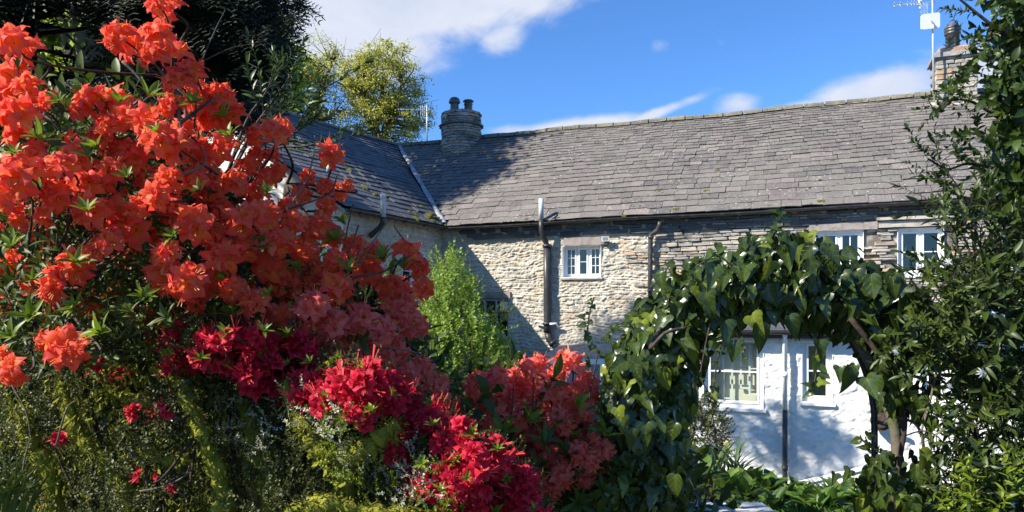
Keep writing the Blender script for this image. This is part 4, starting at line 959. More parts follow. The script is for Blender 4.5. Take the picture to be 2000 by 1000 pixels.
def sprig(leaf, n=9, L=1.0, ll=.38, spread=.9, seed=0, stem=.012, curl=.3, pairs=True, endl=1):
    """a leafy twig: stem along +z, leaves alternating or paired, drooping slightly"""
    rs_ = np.random.RandomState(seed); pos = []; nr = []; tp = []; sc = []; path = []
    for i in range(7): t = i/6; path.append(Vector((curl*t*t*.4, .05*math.sin(3*t), t*L)))
    def at(t): k = min(5, int(t*6)); return path[k].lerp(path[k+1], t*6-k)
    for i in range(n):
        t = .12+.88*(i+.5)/n; ph = i*2.39 if not pairs else (i//2)*1.57+(i % 2)*math.pi+rs_.uniform(-.3, .3)
        th = spread*(1.15-.5*t)+rs_.uniform(-.15, .15); d = Vector((math.sin(th)*math.cos(ph), math.sin(th)*math.sin(ph), math.cos(th)))
        pos.append(at(t)); tp.append(d); nr.append(Vector((-math.cos(th)*math.cos(ph), -math.cos(th)*math.sin(ph), math.sin(th)))); sc.append(ll*rs_.uniform(.7, 1.1)*(1-.25*t))
    for k in range(endl): pos.append(path[-1]); tp.append(Vector((rs_.uniform(-.3, .3), rs_.uniform(-.3, .3), 1))); nr.append(Vector((1, 0, .2))); sc.append(ll*.8)
    v, f, uv, _ = merge(leaf, frames(pos, nr, tp, np.array(sc), .12), with_uv=True)
    sv = []; sf = []
    for i, p in enumerate(path):
        r = stem*(1-.6*i/6)
        for k in range(3): a = k*2.094; sv.append((p.x+math.cos(a)*r, p.y+math.sin(a)*r, p.z))
    sf = [(i*3+k, i*3+(k+1) % 3, i*3+3+(k+1) % 3, i*3+3+k) for i in range(6) for k in range(3)]
    return np.concatenate([v, sv]), np.concatenate([f, np.array(sf)+len(v)]), np.concatenate([uv, np.zeros((len(sv), 2))]), {}, len(f)
def sprig_mesh(name, sp, m, stem=None):
    me = mesh(name, sp[0], sp[1], uv=sp[2]); me.materials.append(m); me.materials.append(stem or M['bark'])
    mi = np.zeros(len(sp[1]), dtype=np.int32); mi[sp[4]:] = 1; me.polygons.foreach_set('material_index', mi); return me
def zframes(pos, d, s):
    """frames whose local z runs along d, random roll"""
    n = len(pos); d = np.asarray(d, float); d = d/(np.linalg.norm(d, axis=1)[:, None]+1e-9); r = randu(n); x = r-d*np.sum(r*d, 1)[:, None]; x /= np.linalg.norm(x, axis=1)[:, None]+1e-9
    y = np.cross(d, x); m = np.zeros((n, 4, 4)); s = np.broadcast_to(np.asarray(s, float), (n,))[:, None]; m[:, :3, 0] = x*s; m[:, :3, 1] = y*s; m[:, :3, 2] = d*s; m[:, :3, 3] = pos; m[:, 3, 3] = 1; return m
def mass(name, tmpl, mats, m, parent, inv=None, kind='stuff', uv=False):
    v, f, u, _ = merge([t[:4] for t in tmpl], mats, with_uv=uv); o = obj(name, mesh(name, v, f, uv=u), m, parent, kind)
    if inv is not None: o.matrix_local = inv
    return o
def rootinv(t): return Matrix.Translation(-t.location)
def tm(a): return Matrix([list(map(float, r)) for r in a])

# ------------------------------------------------------------------ trees far behind
zmin = [0]
def grow(p, d, L, r, depth, segs, tips, rs_, inside, gain=.74, kids=(2, 3), ang=(.35, .75), up=.12):
    n = 3; q = p
    for i in range(n):
        d = (d+Vector((rs_.uniform(-1, 1), rs_.uniform(-1, 1), rs_.uniform(-1, 1)))*.16+Z*up*.3).normalized(); e = q+d*(L/n); segs.append((q, e, r*(1-.3*i/n), r*(1-.3*(i+1)/n))); q = e
        if depth <= 3: tips.append((q, d))
    if depth == 0 or (q.z > zmin[0] and not inside(q)): tips.append((q, d)); return
    for k in range(rs_.choice(kids)):
        a = rs_.uniform(*ang); ax = Vector((rs_.uniform(-1, 1), rs_.uniform(-1, 1), rs_.uniform(-1, 1))).cross(d).normalized()
        grow(q, (Matrix.Rotation(a, 3, ax) @ d + Z*up*.5).normalized(), L*gain*rs_.uniform(.8, 1.15), r*.64, depth-1, segs, tips, rs_, inside, gain, kids, ang, up)
def seg_mesh(segs, n=5):
    V = []; Fc = []; b = 0
    for a, e, r0, r1 in segs:
        d = (e-a).normalized(); x = d.orthogonal().normalized(); y = d.cross(x)
        for p, r in ((a, r0), (e, r1)): V += [tuple(p+(x*math.cos(2*math.pi*k/n)+y*math.sin(2*math.pi*k/n))*r) for k in range(n)]
        Fc += [(b+k, b+(k+1) % n, b+n+(k+1) % n, b+n+k) for k in range(n)]; b += 2*n
    return np.array(V), np.array(Fc)
def leafy_tree(name, label, cat, base, h0, L0, r0, depth, cen, rad, m, leafsize, per, seed, bark='palebark', group=None, stems=1, gain=.74, spread=.5, up=.12, kids=(2, 3), leafspread=.45):
    rs_ = random.Random(seed); t = thing(name, label, cat, base, group); segs = []; tips = []
    cen = Vector(cen)-Vector(base); rad = Vector(rad)
    inside = lambda q: sum(((q[i]-cen[i])/rad[i])**2 for i in range(3)) < 1
    zmin[0] = cen.z-rad.z*.6
    for s in range(stems):
        d0 = Vector((rs_.uniform(-1, 1)*spread*.5, rs_.uniform(-.3, .3)*spread, 1)).normalized(); top = Vector((0, 0, h0))+Vector((rs_.uniform(-.3, .3), 0, 0))*(stems > 1)
        if s == 0: segs.append((Vector((0, 0, -.5)), top, r0*1.15, r0))
        grow(top, d0, L0, r0*.8, depth, segs, tips, rs_, inside, gain, kids, (.3, .8), up)
    v, f = seg_mesh(segs); obj('trunk', mesh('trunk', v, f), M[bark], t)
    P = []; rr_ = np.random.RandomState(seed)
    tp = np.array([tuple(q) for q, _ in tips]); idx = rr_.randint(0, len(tp), int(per*len(tp))); P = tp[idx]+np.clip(rr_.normal(0, 1, (len(idx), 3)), -2, 2)*leafspread
    mats = frames(P, randu(len(P))+np.array([-.3, -.3, .7]), randu(len(P)), leafsize*rr_.uniform(.6, 1.3, len(P)))
    v, f, _, _ = merge(TINY, mats); obj('crown', mesh('crown', v, f), m, t, 'stuff'); return t
def tb(px, Y): return ((px-1000)/F*Y, Y, 0)
def clump_tree(name, label, base, fork, ells, m, leafsize, nleaf, nclump, seed, rc=.34, r0=.3, bark='palebark'):
    """trunk forking into limbs, each limb ending in loose clumps of leaves with sky between them"""
    rs_ = np.random.RandomState(seed); t = thing(name, label, 'tree', base); inv = Matrix.Translation(-t.location); fork = Vector(fork); C_ = []
    for (c, rad, n) in ells:
        k = 0
        while k < n:
            u = randu(1)[0]*(.35+.65*rs_.rand()**.45); q = Vector(c)+Vector([u[i]*rad[i] for i in range(3)])
            if all((q-o).length > rc*.75 for o in C_[-60:]) or rs_.rand() < .05: C_.append(q)
            k += 1
    segs = [(Vector(base)-Z*.5, fork, r0*1.2, r0)]; hubs = []
    for k in range(7):
        c, rad, n = ells[k % len(ells)]; a_ = k*2.4; h = Vector(c)+Vector((math.cos(a_)*rad[0]*.42, math.sin(a_)*rad[1]*.4, rs_.uniform(-.5, .25)*rad[2])); pts = curve([fork, fork.lerp(h, .5)+Vector((rs_.uniform(-.3, .3), 0, -.1)), h], 5); hubs.append(h)
        segs += [(pts[i], pts[i+1], r0*.62*(1-.55*i/len(pts)), r0*.62*(1-.55*(i+1)/len(pts))) for i in range(len(pts)-1)]; hubs += pts[5:]
    P = []
    for q in C_:
        h = min(hubs, key=lambda o: (o-q).length+max(0, o.z-q.z)*.6); mid = h.lerp(q, .5)+Vector(tuple(rs_.normal(0, .18, 3))); pts = curve([h, mid, q], 3); segs += [(pts[i], pts[i+1], .04*(1-.8*i/len(pts)), .04*(1-.8*(i+1)/len(pts))) for i in range(len(pts)-1)]
        for j in range(3): e = q+Vector(tuple(rs_.normal(0, rc*.9, 3))); segs.append((q, e, .014, .006))
        k = int(nleaf*rs_.uniform(.5, 1.5)); P.append(np.array(tuple(q))+rs_.normal(0, rc*.5, (k, 3))*np.array([1.2, 1.2, .75]))
    v, f = seg_mesh(segs); obj('trunk', mesh('trunk', v, f), M[bark], t, mat4=inv); P = np.concatenate(P)
    v, f, _, _ = merge(TINY, frames(P, randu(len(P))+np.array([-.3, -.3, .6]), randu(len(P)), leafsize*rs_.uniform(.6, 1.3, len(P)))); obj('crown', mesh('crown', v, f), m, t, 'stuff', mat4=inv)
clump_tree('oak_tree', 'rounded spring oak with yellow green leaves and forking limbs above the slate roof corner', tb(742, 36), tuple(W(742, 300, 36)), [(tuple(W(752, 160, 36)), (2.0, 1.9, 1.9), 150), (tuple(W(760, 235, 36)), (2.1, 1.8, 1.2), 80), (tuple(W(700, 150, 36)), (1.0, 1.2, 1.0), 30)], M['oak'], .12, 95, 0, 4, rc=.36)
clump_tree('ash_tree', 'paler sparse spring tree left of the rounded oak', tb(590, 40), tuple(W(590, 280, 40)), [(tuple(W(630, 130, 40)), (1.3, 1.5, 1.6), 60), (tuple(W(570, 150, 40)), (1.7, 1.5, 1.6), 80), (tuple(W(630, 215, 40)), (2.0, 1.5, 1.0), 50)], M['oak'], .13, 55, 0, 12, rc=.40)
for i, (px, Y, top, rx) in enumerate(((-120, 34, -60, 5), (150, 38, -30, 5.5), (400, 36, 40, 4.5))):
    hz = CZ+(600-top)/F*Y
    leafy_tree('sunlit_tree', ['sunlit bright green tree beyond the yew, nearest the left edge', 'bright green tree seen through the gap in the dark yew', 'bright green tree between the yew and the pale ash'][i], 'tree', tb(px, Y), hz*.3, hz*.22, .3, 5, ((px-1000)/F*Y, Y, hz*.6), (rx, 4, hz*.42), M['backtree'], .33, 40, 30+i, stems=3, spread=1.2, leafspread=.7, group='sunlit trees beyond the yew')

leafy_tree('beech_tree', 'tall tree behind the gabled wing, just its edge showing past the yew', 'tree', (-11.2, 19.5, 0), 8.5, 2.2, .34, 5, (-9.8, 18.6, 13.4), (3.6, 2.4, 2.8), M['backtree'], .20, 22, 77, stems=3, spread=1.3, leafspread=.4)
def bough_tree(name, label, trunk, boughs, m, leafs, seed, r0=.16):
    rs_ = np.random.RandomState(seed); t = thing(name, label, 'tree', trunk[0]); inv = Matrix.Translation(-t.location); tp = curve(trunk, 6); m_ = MB(); m_.tube(tp, [r0*(1-.6*i/(len(tp)-1)) for i in range(len(tp))], 9); m_.build('trunk', M['palebark'], t, smooth=True).matrix_local = inv
    P = []
    for c, rad, n in boughs:
        c = Vector(c); h = min(tp, key=lambda q: abs(q.z-c.z)); m_ = MB()
        for k in range(9):
            e = c+Vector([rs_.uniform(-.9, .9)*x for x in rad]); m_.tube(curve([h, h.lerp(c, .7)+Vector((0, 0, .25)), e], 5), [.022-.0017*i for i in range(11)], 5)
        m_.build('limb', M['palebark'], t, smooth=True).matrix_local = inv
        q = []
        while len(q) < n:
            u = randu(1)[0]*rs_.rand()**.4
            if fbm(np.array([u[0]*2.3+seed]), np.array([u[2]*2.3+u[1]]), seed, 3)[0] > .42: q.append(np.array(tuple(c))+u*np.array(rad))
        P += q
    P = np.array(P); v, f, _, _ = merge(TINY, frames(P, randu(len(P))+np.array([-.3, 0, .6]), randu(len(P)), leafs*rs_.uniform(.6, 1.3, len(P)))); obj('crown', mesh('crown', v, f), m, t, 'stuff', mat4=inv)
BOUGHS = dict(a=[((-3.7, 7.95, 7.75), (.75, .45, .26), 620), ((-4.6, 8.1, 8.0), (.5, .4, .2), 260), ((-4.0, 9.3, 6.95), (.30, .36, .22), 260)],
              b=[((-4.2, 1.35, 7.05), (.6, .5, .42), 900), ((-4.4, .8, 8.2), (.9, .8, .65), 1200)])
bough_tree('lime_tree', 'sunlit yellow green tree showing through the gap in the yew at upper left', [(-15.5, 21, 0), (-14.8, 21, 4), (-13.6, 20.5, 8)], [(tuple(W(80, 70, 20)), (3.4, 1.5, 3.2), 5200), (tuple(W(-60, 150, 20)), (2.4, 1.5, 2.4), 1500)], M['backtree'], .30, 15, .2)
bough_tree('birch_tree', 'slender birch left of the view whose high boughs dapple the white wall with shade', [(-7.2, 8.4, .2), (-7.0, 8.5, 4), (-6.2, 8.6, 7.4)], BOUGHS['a'], M['backtree'], .14, 5)
bough_tree('ivy_shade_tree', 'alder left of the view whose overhanging boughs shade the azaleas and ivy', [(-5.4, .9, .9), (-5.2, 1.0, 4), (-4.9, 1.0, 7.8)], BOUGHS['b'], M['herb'], .09, 6, .12)  # added out of view, boughs placed to keep sun off the ivy
# ------------------------------------------------------------------ dark yew
def yew_spray(seed):
    rs_ = np.random.RandomState(seed); V = []; Fc = []; b = 0
    for k in range(5):
        a = (k-2)*.35+rs_.uniform(-.1, .1); L = 1-.16*abs(k-2); o = np.array([math.sin(a)*.15, .1, 0])
        for i in range(7):
            t = (i+1)/7; p = np.array([math.sin(a)*t*L, math.cos(a)*t*L, -.35*t*t]); s = .13
            for sd in (-1, 1):
                q = p+np.array([math.cos(a)*sd+.5*math.sin(a), -math.sin(a)*sd+.6, rs_.uniform(-.4, .2)])*s; w_ = np.array([.02, .035, 0]); V += [p-w_*.8, p+w_*.8, q+w_*.4, q-w_*.4]; Fc.append((b, b+1, b+2, b+3)); b += 4
    return np.array(V), np.array(Fc), np.zeros((len(V), 2)), {}
YEW = [yew_spray(i) for i in range(4)]
yw = thing('yew_tree', 'huge dark yew with drooping sprays filling the upper left corner', 'tree', (-8.0, 12.2, .0)); yi = rootinv(yw)
rs_ = np.random.RandomState(21); segs = []
for (dx, dy) in ((0, 0), (.9, .5), (-1.2, .2)):
    p = Vector((-8.0+dx, 12.2+dy, 0)); q = p+Vector((dx*.5, 0, 8.6)); segs.append((p, q, .28, .12))
    for k in range(34):
        t = rs_.uniform(.42, 1); a = rs_.uniform(0, 6.28); b0 = p.lerp(q, t); L = rs_.uniform(1.5, 3.4)*(1.1-.5*t); e = b0+Vector((math.cos(a)*L, math.sin(a)*L, rs_.uniform(-.1, .5)))
        mid = b0.lerp(e, .5)+Z*.25; segs += [(b0, mid, .05, .035), (mid, e, .035, .012)]
v, f = seg_mesh(segs, 6); o = obj('trunk', mesh('trunk', v, f), M['bark'], yw); o.matrix_local = yi
# the crown: tiers of boughs hanging over the garden, ragged underside; holes where the light comes through
Yy = rs_.uniform(10.0, 13.6, 15000); a = np.stack([rs_.uniform(-600, 600, 15000), rs_.uniform(-330, 275, 15000)], 1)
edge = np.interp(a[:, 1], [-1000, -600, -200, 0, 60, 120, 180, 240, 275], [-100, 150, 420, 585, 548, 540, 530, 490, 430])+(fbm(a[:, 1]*.03, a[:, 1]*0, 3)-.5)*50
low = 235+(fbm(a[:, 0]*.012, a[:, 0]*0, 8)-.5)*90
keep = (a[:, 0] < edge) & (a[:, 1] < low)
tier = fbm(a[:, 0]*.006+7, a[:, 1]*.013, 12, 3); keep &= tier > .36
hole = (((a[:, 0]-100)/125)**2+((a[:, 1]-70)/85)**2 < 1.0)
keep &= ~(hole & (rs_.rand(15000) > .02))
a = a[keep]; Yy = Yy[keep]; P = W3(a, Yy); tip = np.stack([rs_.uniform(-.6, 1, len(P)), rs_.uniform(-1, .3, len(P)), rs_.uniform(-1.4, -.2, len(P))], 1)
o = mass('crown', YEW, frames(P, randu(len(P))*.7+np.array([0, -.4, .8]), tip, rs_.uniform(.28, .60, len(P))), M['yew'], yw, yi)
# inner darkness of the crown: shorter dense sprays nearer the trunks
a = np.stack([rs_.uniform(-700, 560, 3400), rs_.uniform(-280, 215, 3400)], 1); edge = np.interp(a[:, 1], [-1200, -300, 0, 215], [-250, 300, 520, 470]); hole = (((a[:, 0]-100)/150)**2+((a[:, 1]-70)/110)**2 < 1.0)
a = a[(a[:, 0] < edge) & ~hole]; P = W3(a, rs_.uniform(11.2, 13.6, len(a)))
mass('inner_crown', YEW, frames(P, randu(len(P)), randu(len(P))+np.array([0, 0, -.5]), rs_.uniform(.45, .8, len(P))), M['yew'], yw, yi)

# ------------------------------------------------------------------ lime green shrub, hedges
def tube_path(pts, r0, r1, n=6, k=5): c_ = curve(pts, k); m_ = MB(); m_.tube(c_, [r0+(r1-r0)*i/(len(c_)-1) for i in range(len(c_))], n); return m_
ls = thing('lime_shrub', 'tall lime green shrub with tiny leaves in front of the shaded house corner', 'shrub', (tb(890, 9.5)[0], 9.5, .2)); li = rootinv(ls); rs_ = np.random.RandomState(31)
SP_L = [sprig(TINY, 16, 1, .20, 1.1, s, .008, .5, False) for s in range(4)]
poly = [(872, 508), (890, 520), (905, 560), (925, 590), (935, 625), (960, 655), (985, 690), (1003, 735), (1000, 800), (960, 850), (820, 850), (790, 760), (795, 690), (815, 640), (835, 600), (850, 545)]
a = poly_pts(poly, 2000, rs_); Yy = 9.5+rs_.normal(0, .35, len(a)); P = W3(a, Yy); cen = np.array(W(890, 760, 9.5)); d = P-cen; d /= np.linalg.norm(d, axis=1)[:, None]
d = d+np.array([0, -.4, .5])+rs_.normal(0, .45, d.shape)
me_l = [sprig_mesh('leafy_twig', s, M['lime'], M['palebark']) for s in SP_L]; mats_ = zframes(P, d, rs_.uniform(.18, .34, len(P)))
for i in range(260): obj('leafy_twig', me_l[i % 4], None, ls, mat4=li @ tm(mats_[i]))
mass('foliage', [s[:4] for s in SP_L], mats_[260:], M['lime'], ls, li)
for q in ([(885, 760), (930, 640), (965, 612), (992, 610)], [(880, 700), (905, 590), (918, 566), (932, 545)], [(870, 800), (876, 650), (875, 560), (872, 505)], [(900, 740), (950, 660), (975, 632), (985, 622)]):
    pts = [W(x, y, 9.3) for x, y in q]; o = tube_path(pts, .02, .004).build('stem', M['palebark'], ls, smooth=True); o.matrix_local = li
    for j, t in enumerate(np.linspace(.35, 1, 14)):
        c_ = curve(pts, 6); k = int(t*(len(c_)-1)); obj('leafy_twig', me_l[j % 4], None, ls, mat4=li @ aim(c_[k], Vector((random.uniform(-1, 1), random.uniform(-1, .2), random.uniform(0, 1))), random.uniform(.10, .18)))
def bush(name, label, cat, poly, Y, dep, n, m, leafs, size, seed, dirb=(0, -.4, .5), group=None, uvm=False, parts=0, kids_name='leafy_twig', twig=None, spr=None):
    rs_ = np.random.RandomState(seed); cx_ = np.mean([p[0] for p in poly]); t = thing(name, label, cat, (tb(cx_, Y)[0], Y, float(ground_z(tb(cx_, Y)[0], Y))), group); inv = rootinv(t)
    a = poly_pts(poly, n, rs_); P = W3(a, Y+rs_.normal(0, dep, n)); cen = P.mean(0); d = P-cen; d /= np.linalg.norm(d, axis=1)[:, None]+1e-9; d = d+np.array(dirb)+rs_.normal(0, .5, d.shape)
    SPR = spr or [sprig(leafs, 9, 1, .34, .95, s+seed, .012, .4) for s in range(4)]; ms = [sprig_mesh(kids_name, s, m) for s in SPR]; mt = zframes(P, d, rs_.uniform(.7, 1.25, n)*size)
    order = np.argsort(P[:, 1])
    for i in order[:parts]: obj(kids_name, ms[i % 4], None, t, mat4=inv @ tm(mt[i]))
    if n > parts: mass('foliage', [s[:4] for s in SPR], mt[order[parts:]], m, t, inv)
    for k in range(5):
        x = rs_.uniform(-.3, .3); q = [Vector((t.location.x+x*.2, Y, t.location.z)), Vector(P[rs_.randint(n)])*.5+Vector((t.location.x, Y, t.location.z))*.5+Vector((x, 0, .1)), Vector(P[rs_.randint(n)])]
        o = tube_path(q, .02, .006).build('stem', M['bark'], t, smooth=True); o.matrix_local = inv
    return t
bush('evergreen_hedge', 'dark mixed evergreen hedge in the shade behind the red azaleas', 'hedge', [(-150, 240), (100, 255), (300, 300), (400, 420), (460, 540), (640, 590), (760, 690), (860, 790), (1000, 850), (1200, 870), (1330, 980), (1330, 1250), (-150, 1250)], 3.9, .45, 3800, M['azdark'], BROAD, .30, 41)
bush('box_bush', 'small rounded dark bush against the white wall at the foot of the arch', 'bush', [(1330, 800), (1365, 780), (1400, 800), (1416, 840), (1410, 890), (1380, 930), (1320, 940)], 8.6, .16, 700, M['smallleaf'], TINY, .16, 43, spr=[sprig(TINY, 16, 1, .22, 1.1, s+70, .01, .4, False) for s in range(4)])
bush('laurel_bush', 'green bush glimpsed low between crimson blossom and lime shrub', 'bush', [(640, 560), (700, 600), (800, 700), (900, 790), (900, 860), (650, 800)], 6.5, .25, 420, M['lime'], BROAD, .22, 44)

# ------------------------------------------------------------------ dark long-leaved shrub against the oak
LSP = [sprig(LANCE, 12, 1, .34, .85, s, .012, .3) for s in range(4)]
bd = thing('long_leaved_shrub', 'dark long leaved shrub silhouetted against the spring trees above the wing roof', 'shrub', (tb(470, 5.2)[0], 5.2, .9)); bi = rootinv(bd); ms = [sprig_mesh('leafy_twig', s, M['laurel']) for s in LSP]
for q in ([(420, 420), (470, 280), (540, 230), (635, 170)], [(430, 400), (500, 290), (560, 270), (600, 215)], [(430, 380), (480, 240), (520, 180), (535, 130)], [(440, 420), (520, 300), (600, 285), (655, 265)], [(430, 380), (490, 260), (520, 215), (560, 160)], [(460, 400), (530, 300), (590, 250), (625, 235)], [(440, 360), (500, 250), (515, 220), (510, 170)]):
    pts = [W(x, y, 5.2+random.uniform(-.15, .15)) for x, y in q]; o = tube_path(pts, .012, .004).build('stem', M['bark'], bd, smooth=True); o.matrix_local = bi; c_ = curve(pts, 6)
    for t in (.55, .72, .86, 1.0):
        k = int(t*(len(c_)-1)); d = (c_[min(k+1, len(c_)-1)]-c_[max(k-1, 0)]).normalized()+Vector((random.uniform(-.5, .5), random.uniform(-.5, .5), random.uniform(-.1, .6)))
        obj('leafy_twig', ms[random.randrange(4)], None, bd, mat4=bi @ aim(c_[k], d, random.uniform(.22, .36)))

# ------------------------------------------------------------------ the azaleas
O_T = [cluster('blossom_truss', M['orange'], n_, .026, .050, s) for s, n_ in ((1, 7), (2, 6), (3, 8), (4, 7), (5, 5))]
C_T = [cluster('blossom_truss', M['coral'], n_, .030, .044, s, cone=1.45) for s, n_ in ((11, 9), (12, 10), (13, 8))]
R_T = [cluster('blossom_cluster', M['crimson'], n_, .014, .019, s, cone=1.1, recurve=.2, tube=.010, ruff=.08, wide=.52) for s, n_ in ((21, 3), (22, 4), (23, 5), (24, 2))]
TUF = [tuft('leaf_whorl', M['azleaf'], n_, 1, 1, s, sp_) for s, n_, sp_ in ((1, 7, 1.0), (2, 9, 1.2), (3, 6, .8))]
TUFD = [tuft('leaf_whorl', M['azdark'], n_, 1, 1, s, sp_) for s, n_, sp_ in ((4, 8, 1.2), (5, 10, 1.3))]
def azalea(name, label, base, trusses, hubs, meshes, depthf, real, seed, lab_leaf=None, tufts=(), leafn=0, leafpoly=None, leafm=None, bias=(-.45, -.85, .40), leafsize=.16, barkk='bark', flower_part='blossom_truss'):
    rs_ = random.Random(seed); t = thing(name, label, 'shrub', base); inv = rootinv(t); H = [Vector(h) for h in hubs]; cen = sum(H, Vector())/len(H)
    for h in H:                                    # limbs
        pts = [Vector(base)+Vector((rs_.uniform(-.1, .1), rs_.uniform(-.05, .1), 0)), Vector(base).lerp(h, .5)+Vector((rs_.uniform(-.12, .12), rs_.uniform(-.1, .1), -.05)), h]
        o = tube_path(pts, .022, .009, 7, 6).build('limb', M[barkk], t, smooth=True); o.matrix_local = inv
    tw = MB()
    for (px, py, r) in trusses:
        Y = depthf(px, py)+rs_.uniform(-.10, .10); p = W(px, py, Y); h = min(H, key=lambda q: (q-p).length); off = (p-cen).normalized()
        d = (off*.75+Vector(bias)+Vector((rs_.uniform(-.45, .45), rs_.uniform(-.3, .3), rs_.uniform(-.35, .45)))).normalized()
        s = (r*Y/F)/real; pp = p-d*.03*s; ms_ = C_T if (meshes is O_T and px > 540 and py > 560) else meshes; obj(flower_part, ms_[rs_.randrange(len(ms_))], None, t, mat4=inv @ aim(pp, d, s))  # orange trusses at lower right take coral petals: their shade put into colour
        mid = h.lerp(pp, .55)+Vector((rs_.uniform(-.03, .03), rs_.uniform(0, .05), rs_.uniform(-.05, .0))); c_ = curve([h, mid, pp-d*.05, pp], 4); tw.tube(c_, [.0055-.0035*i/(len(c_)-1) for i in range(len(c_))], 5)
    o = tw.build('twigs', M[barkk], t, 'stuff', smooth=True); o.matrix_local = inv
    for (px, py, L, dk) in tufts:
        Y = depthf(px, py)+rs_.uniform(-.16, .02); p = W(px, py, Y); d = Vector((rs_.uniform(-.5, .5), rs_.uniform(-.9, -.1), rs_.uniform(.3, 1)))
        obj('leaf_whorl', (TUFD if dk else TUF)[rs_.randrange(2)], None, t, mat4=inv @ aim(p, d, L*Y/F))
    if leafn:
        r2 = np.random.RandomState(seed); a = poly_pts(leafpoly, leafn, r2); Yb = np.array([depthf(x, y) for x, y in a])+r2.uniform(.08, .75, leafn); P = W3(a, Yb)
        SPR = [sprig(LANCE, 8, 1, .42, 1.0, s+seed, .014, .4, False) for s in range(4)]
        mass('foliage', [s[:4] for s in SPR], zframes(P, r2.normal(0, .6, (leafn, 3))+np.array([0, -.4, .8]), r2.uniform(.6, 1.2, leafn)*leafsize), leafm or M['azdark'], t, inv)
    return t, inv
rs_ = np.random.RandomState(77)
T1 = [(325, 12, 36), (300, 5, 24), (20, 75, 42), (50, 95, 36), (225, 65, 40), (262, 80, 44), (300, 62, 36), (330, 95, 40), (295, 100, 36), (345, 150, 40), (370, 130, 30), (385, 185, 44), (430, 180, 34), (410, 225, 42), (455, 215, 30),
      (175, 190, 42), (215, 200, 44), (150, 212, 26), (235, 225, 34), (20, 140, 40), (50, 165, 34), (75, 200, 34), (22, 215, 44), (90, 190, 26), (135, 275, 26), (25, 262, 30), (10, 180, 40),
      (285, 235, 40), (300, 262, 42), (340, 285, 42), (385, 290, 40), (435, 285, 38), (352, 250, 30), (260, 300, 34), (230, 285, 30), (190, 265, 32), (205, 240, 30),
      (30, 330, 50), (70, 350, 48), (15, 380, 44), (110, 320, 38), (160, 340, 46), (200, 335, 44), (105, 375, 38), (60, 300, 36), (150, 300, 34),
      (405, 370, 42), (375, 345, 34), (455, 350, 34), (210, 420, 50), (250, 445, 46), (165, 405, 44), (205, 470, 34), (370, 430, 46), (330, 405, 36), (430, 420, 42), (470, 430, 42), (510, 420, 42), (500, 380, 34), (300, 380, 32), (280, 345, 32),
      (527, 250, 36), (548, 245, 28), (500, 262, 30), (646, 296, 30), (100, 545, 44), (135, 520, 42), (95, 570, 28), (165, 500, 34), (310, 540, 48), (355, 550, 50), (400, 545, 40), (430, 500, 38), (320, 500, 36), (380, 590, 30),
      (115, 675, 50), (85, 665, 28), (150, 680, 28), (14, 728, 38), (2, 690, 20), (798, 490, 36), (822, 520, 28), (700, 480, 34), (735, 490, 30), (720, 530, 34), (765, 560, 36), (790, 600, 40), (830, 560, 28), (650, 455, 30), (615, 440, 32),
      (560, 400, 26), (590, 375, 24), (520, 345, 26), (545, 330, 22), (640, 400, 26), (662, 372, 24), (600, 340, 20), (635, 360, 22), (575, 430, 30), (480, 320, 26), (500, 300, 24), (680, 360, 16), (530, 300, 18),
      (815, 640, 32), (775, 680, 36), (825, 720, 34), (855, 750, 30), (790, 740, 34), (740, 650, 40), (700, 620, 42), (650, 640, 40), (600, 600, 42), (560, 560, 42), (520, 520, 44), (620, 540, 42), (660, 560, 40), (470, 480, 40), (540, 470, 38), (590, 490, 38), (690, 690, 38), (740, 710, 38), (650, 700, 36), (810, 770, 24), (870, 775, 18), (600, 660, 36), (450, 560, 36), (490, 590, 36), (540, 620, 34), (410, 460, 36)]
dense = [(0, 120), (60, 190), (100, 300), (150, 250), (280, 230), (330, 130), (400, 170), (450, 220), (440, 300), (480, 350), (540, 420), (680, 460), (800, 500), (830, 560), (790, 640), (810, 700), (840, 760), (700, 730), (600, 680), (540, 640), (430, 590), (380, 560), (250, 480), (100, 430), (0, 430)]
fill = [(x, y, rs_.uniform(26, 38)) for x, y in darts(dense, 50, 900, rs_, [(a_[0], a_[1]) for a_ in T1])]
deep = [(x, y, rs_.uniform(24, 34)) for x, y in darts([(-20, 420), (60, 430), (250, 490), (300, 640), (180, 640), (-20, 600)], 55, 60, rs_)]
deep2 = [(x, y, rs_.uniform(28, 38)) for x, y in darts([(0, 300), (430, 300), (560, 450), (780, 560), (800, 720), (560, 640), (400, 560), (0, 420)], 66, 300, rs_)]
GAPW = [(490, 285), (560, 300), (650, 380), (650, 440), (540, 445), (480, 400)]
inside_gap = lambda x, y: bool(in_poly(np.array([x]), np.array([y]), GAPW)[0])
fill = [q for q in fill if not inside_gap(q[0], q[1])]; deep2 = [q for q in deep2 if not inside_gap(q[0], q[1])]
def dA(px, py): return float(np.interp(px, [0, 300, 600, 850], [1.85, 1.95, 2.2, 2.45]))-.0002*(py-400)
tf = [(x, y, rs_.uniform(26, 44), rs_.rand() < .25) for x, y in darts([(0, 200), (120, 180), (280, 170), (470, 230), (500, 330), (700, 450), (800, 520), (800, 600), (600, 590), (400, 600), (60, 600), (0, 500)], 85, 260, rs_)]
tf += [(290, 190, 50, 0), (440, 230, 44, 0), (345, 270, 30, 0), (75, 275, 50, 0), (190, 290, 40, 0), (200, 650, 55, 0), (60, 620, 44, 0), (25, 660, 44, 0), (30, 300, 30, 0), (400, 445, 40, 0), (650, 470, 44, 0), (750, 510, 44, 0), (680, 530, 36, 0), (255, 610, 46, 1), (330, 620, 40, 1), (450, 620, 44, 0), (560, 660, 36, 0)]
depthA = lambda x, y: dA(x, y)
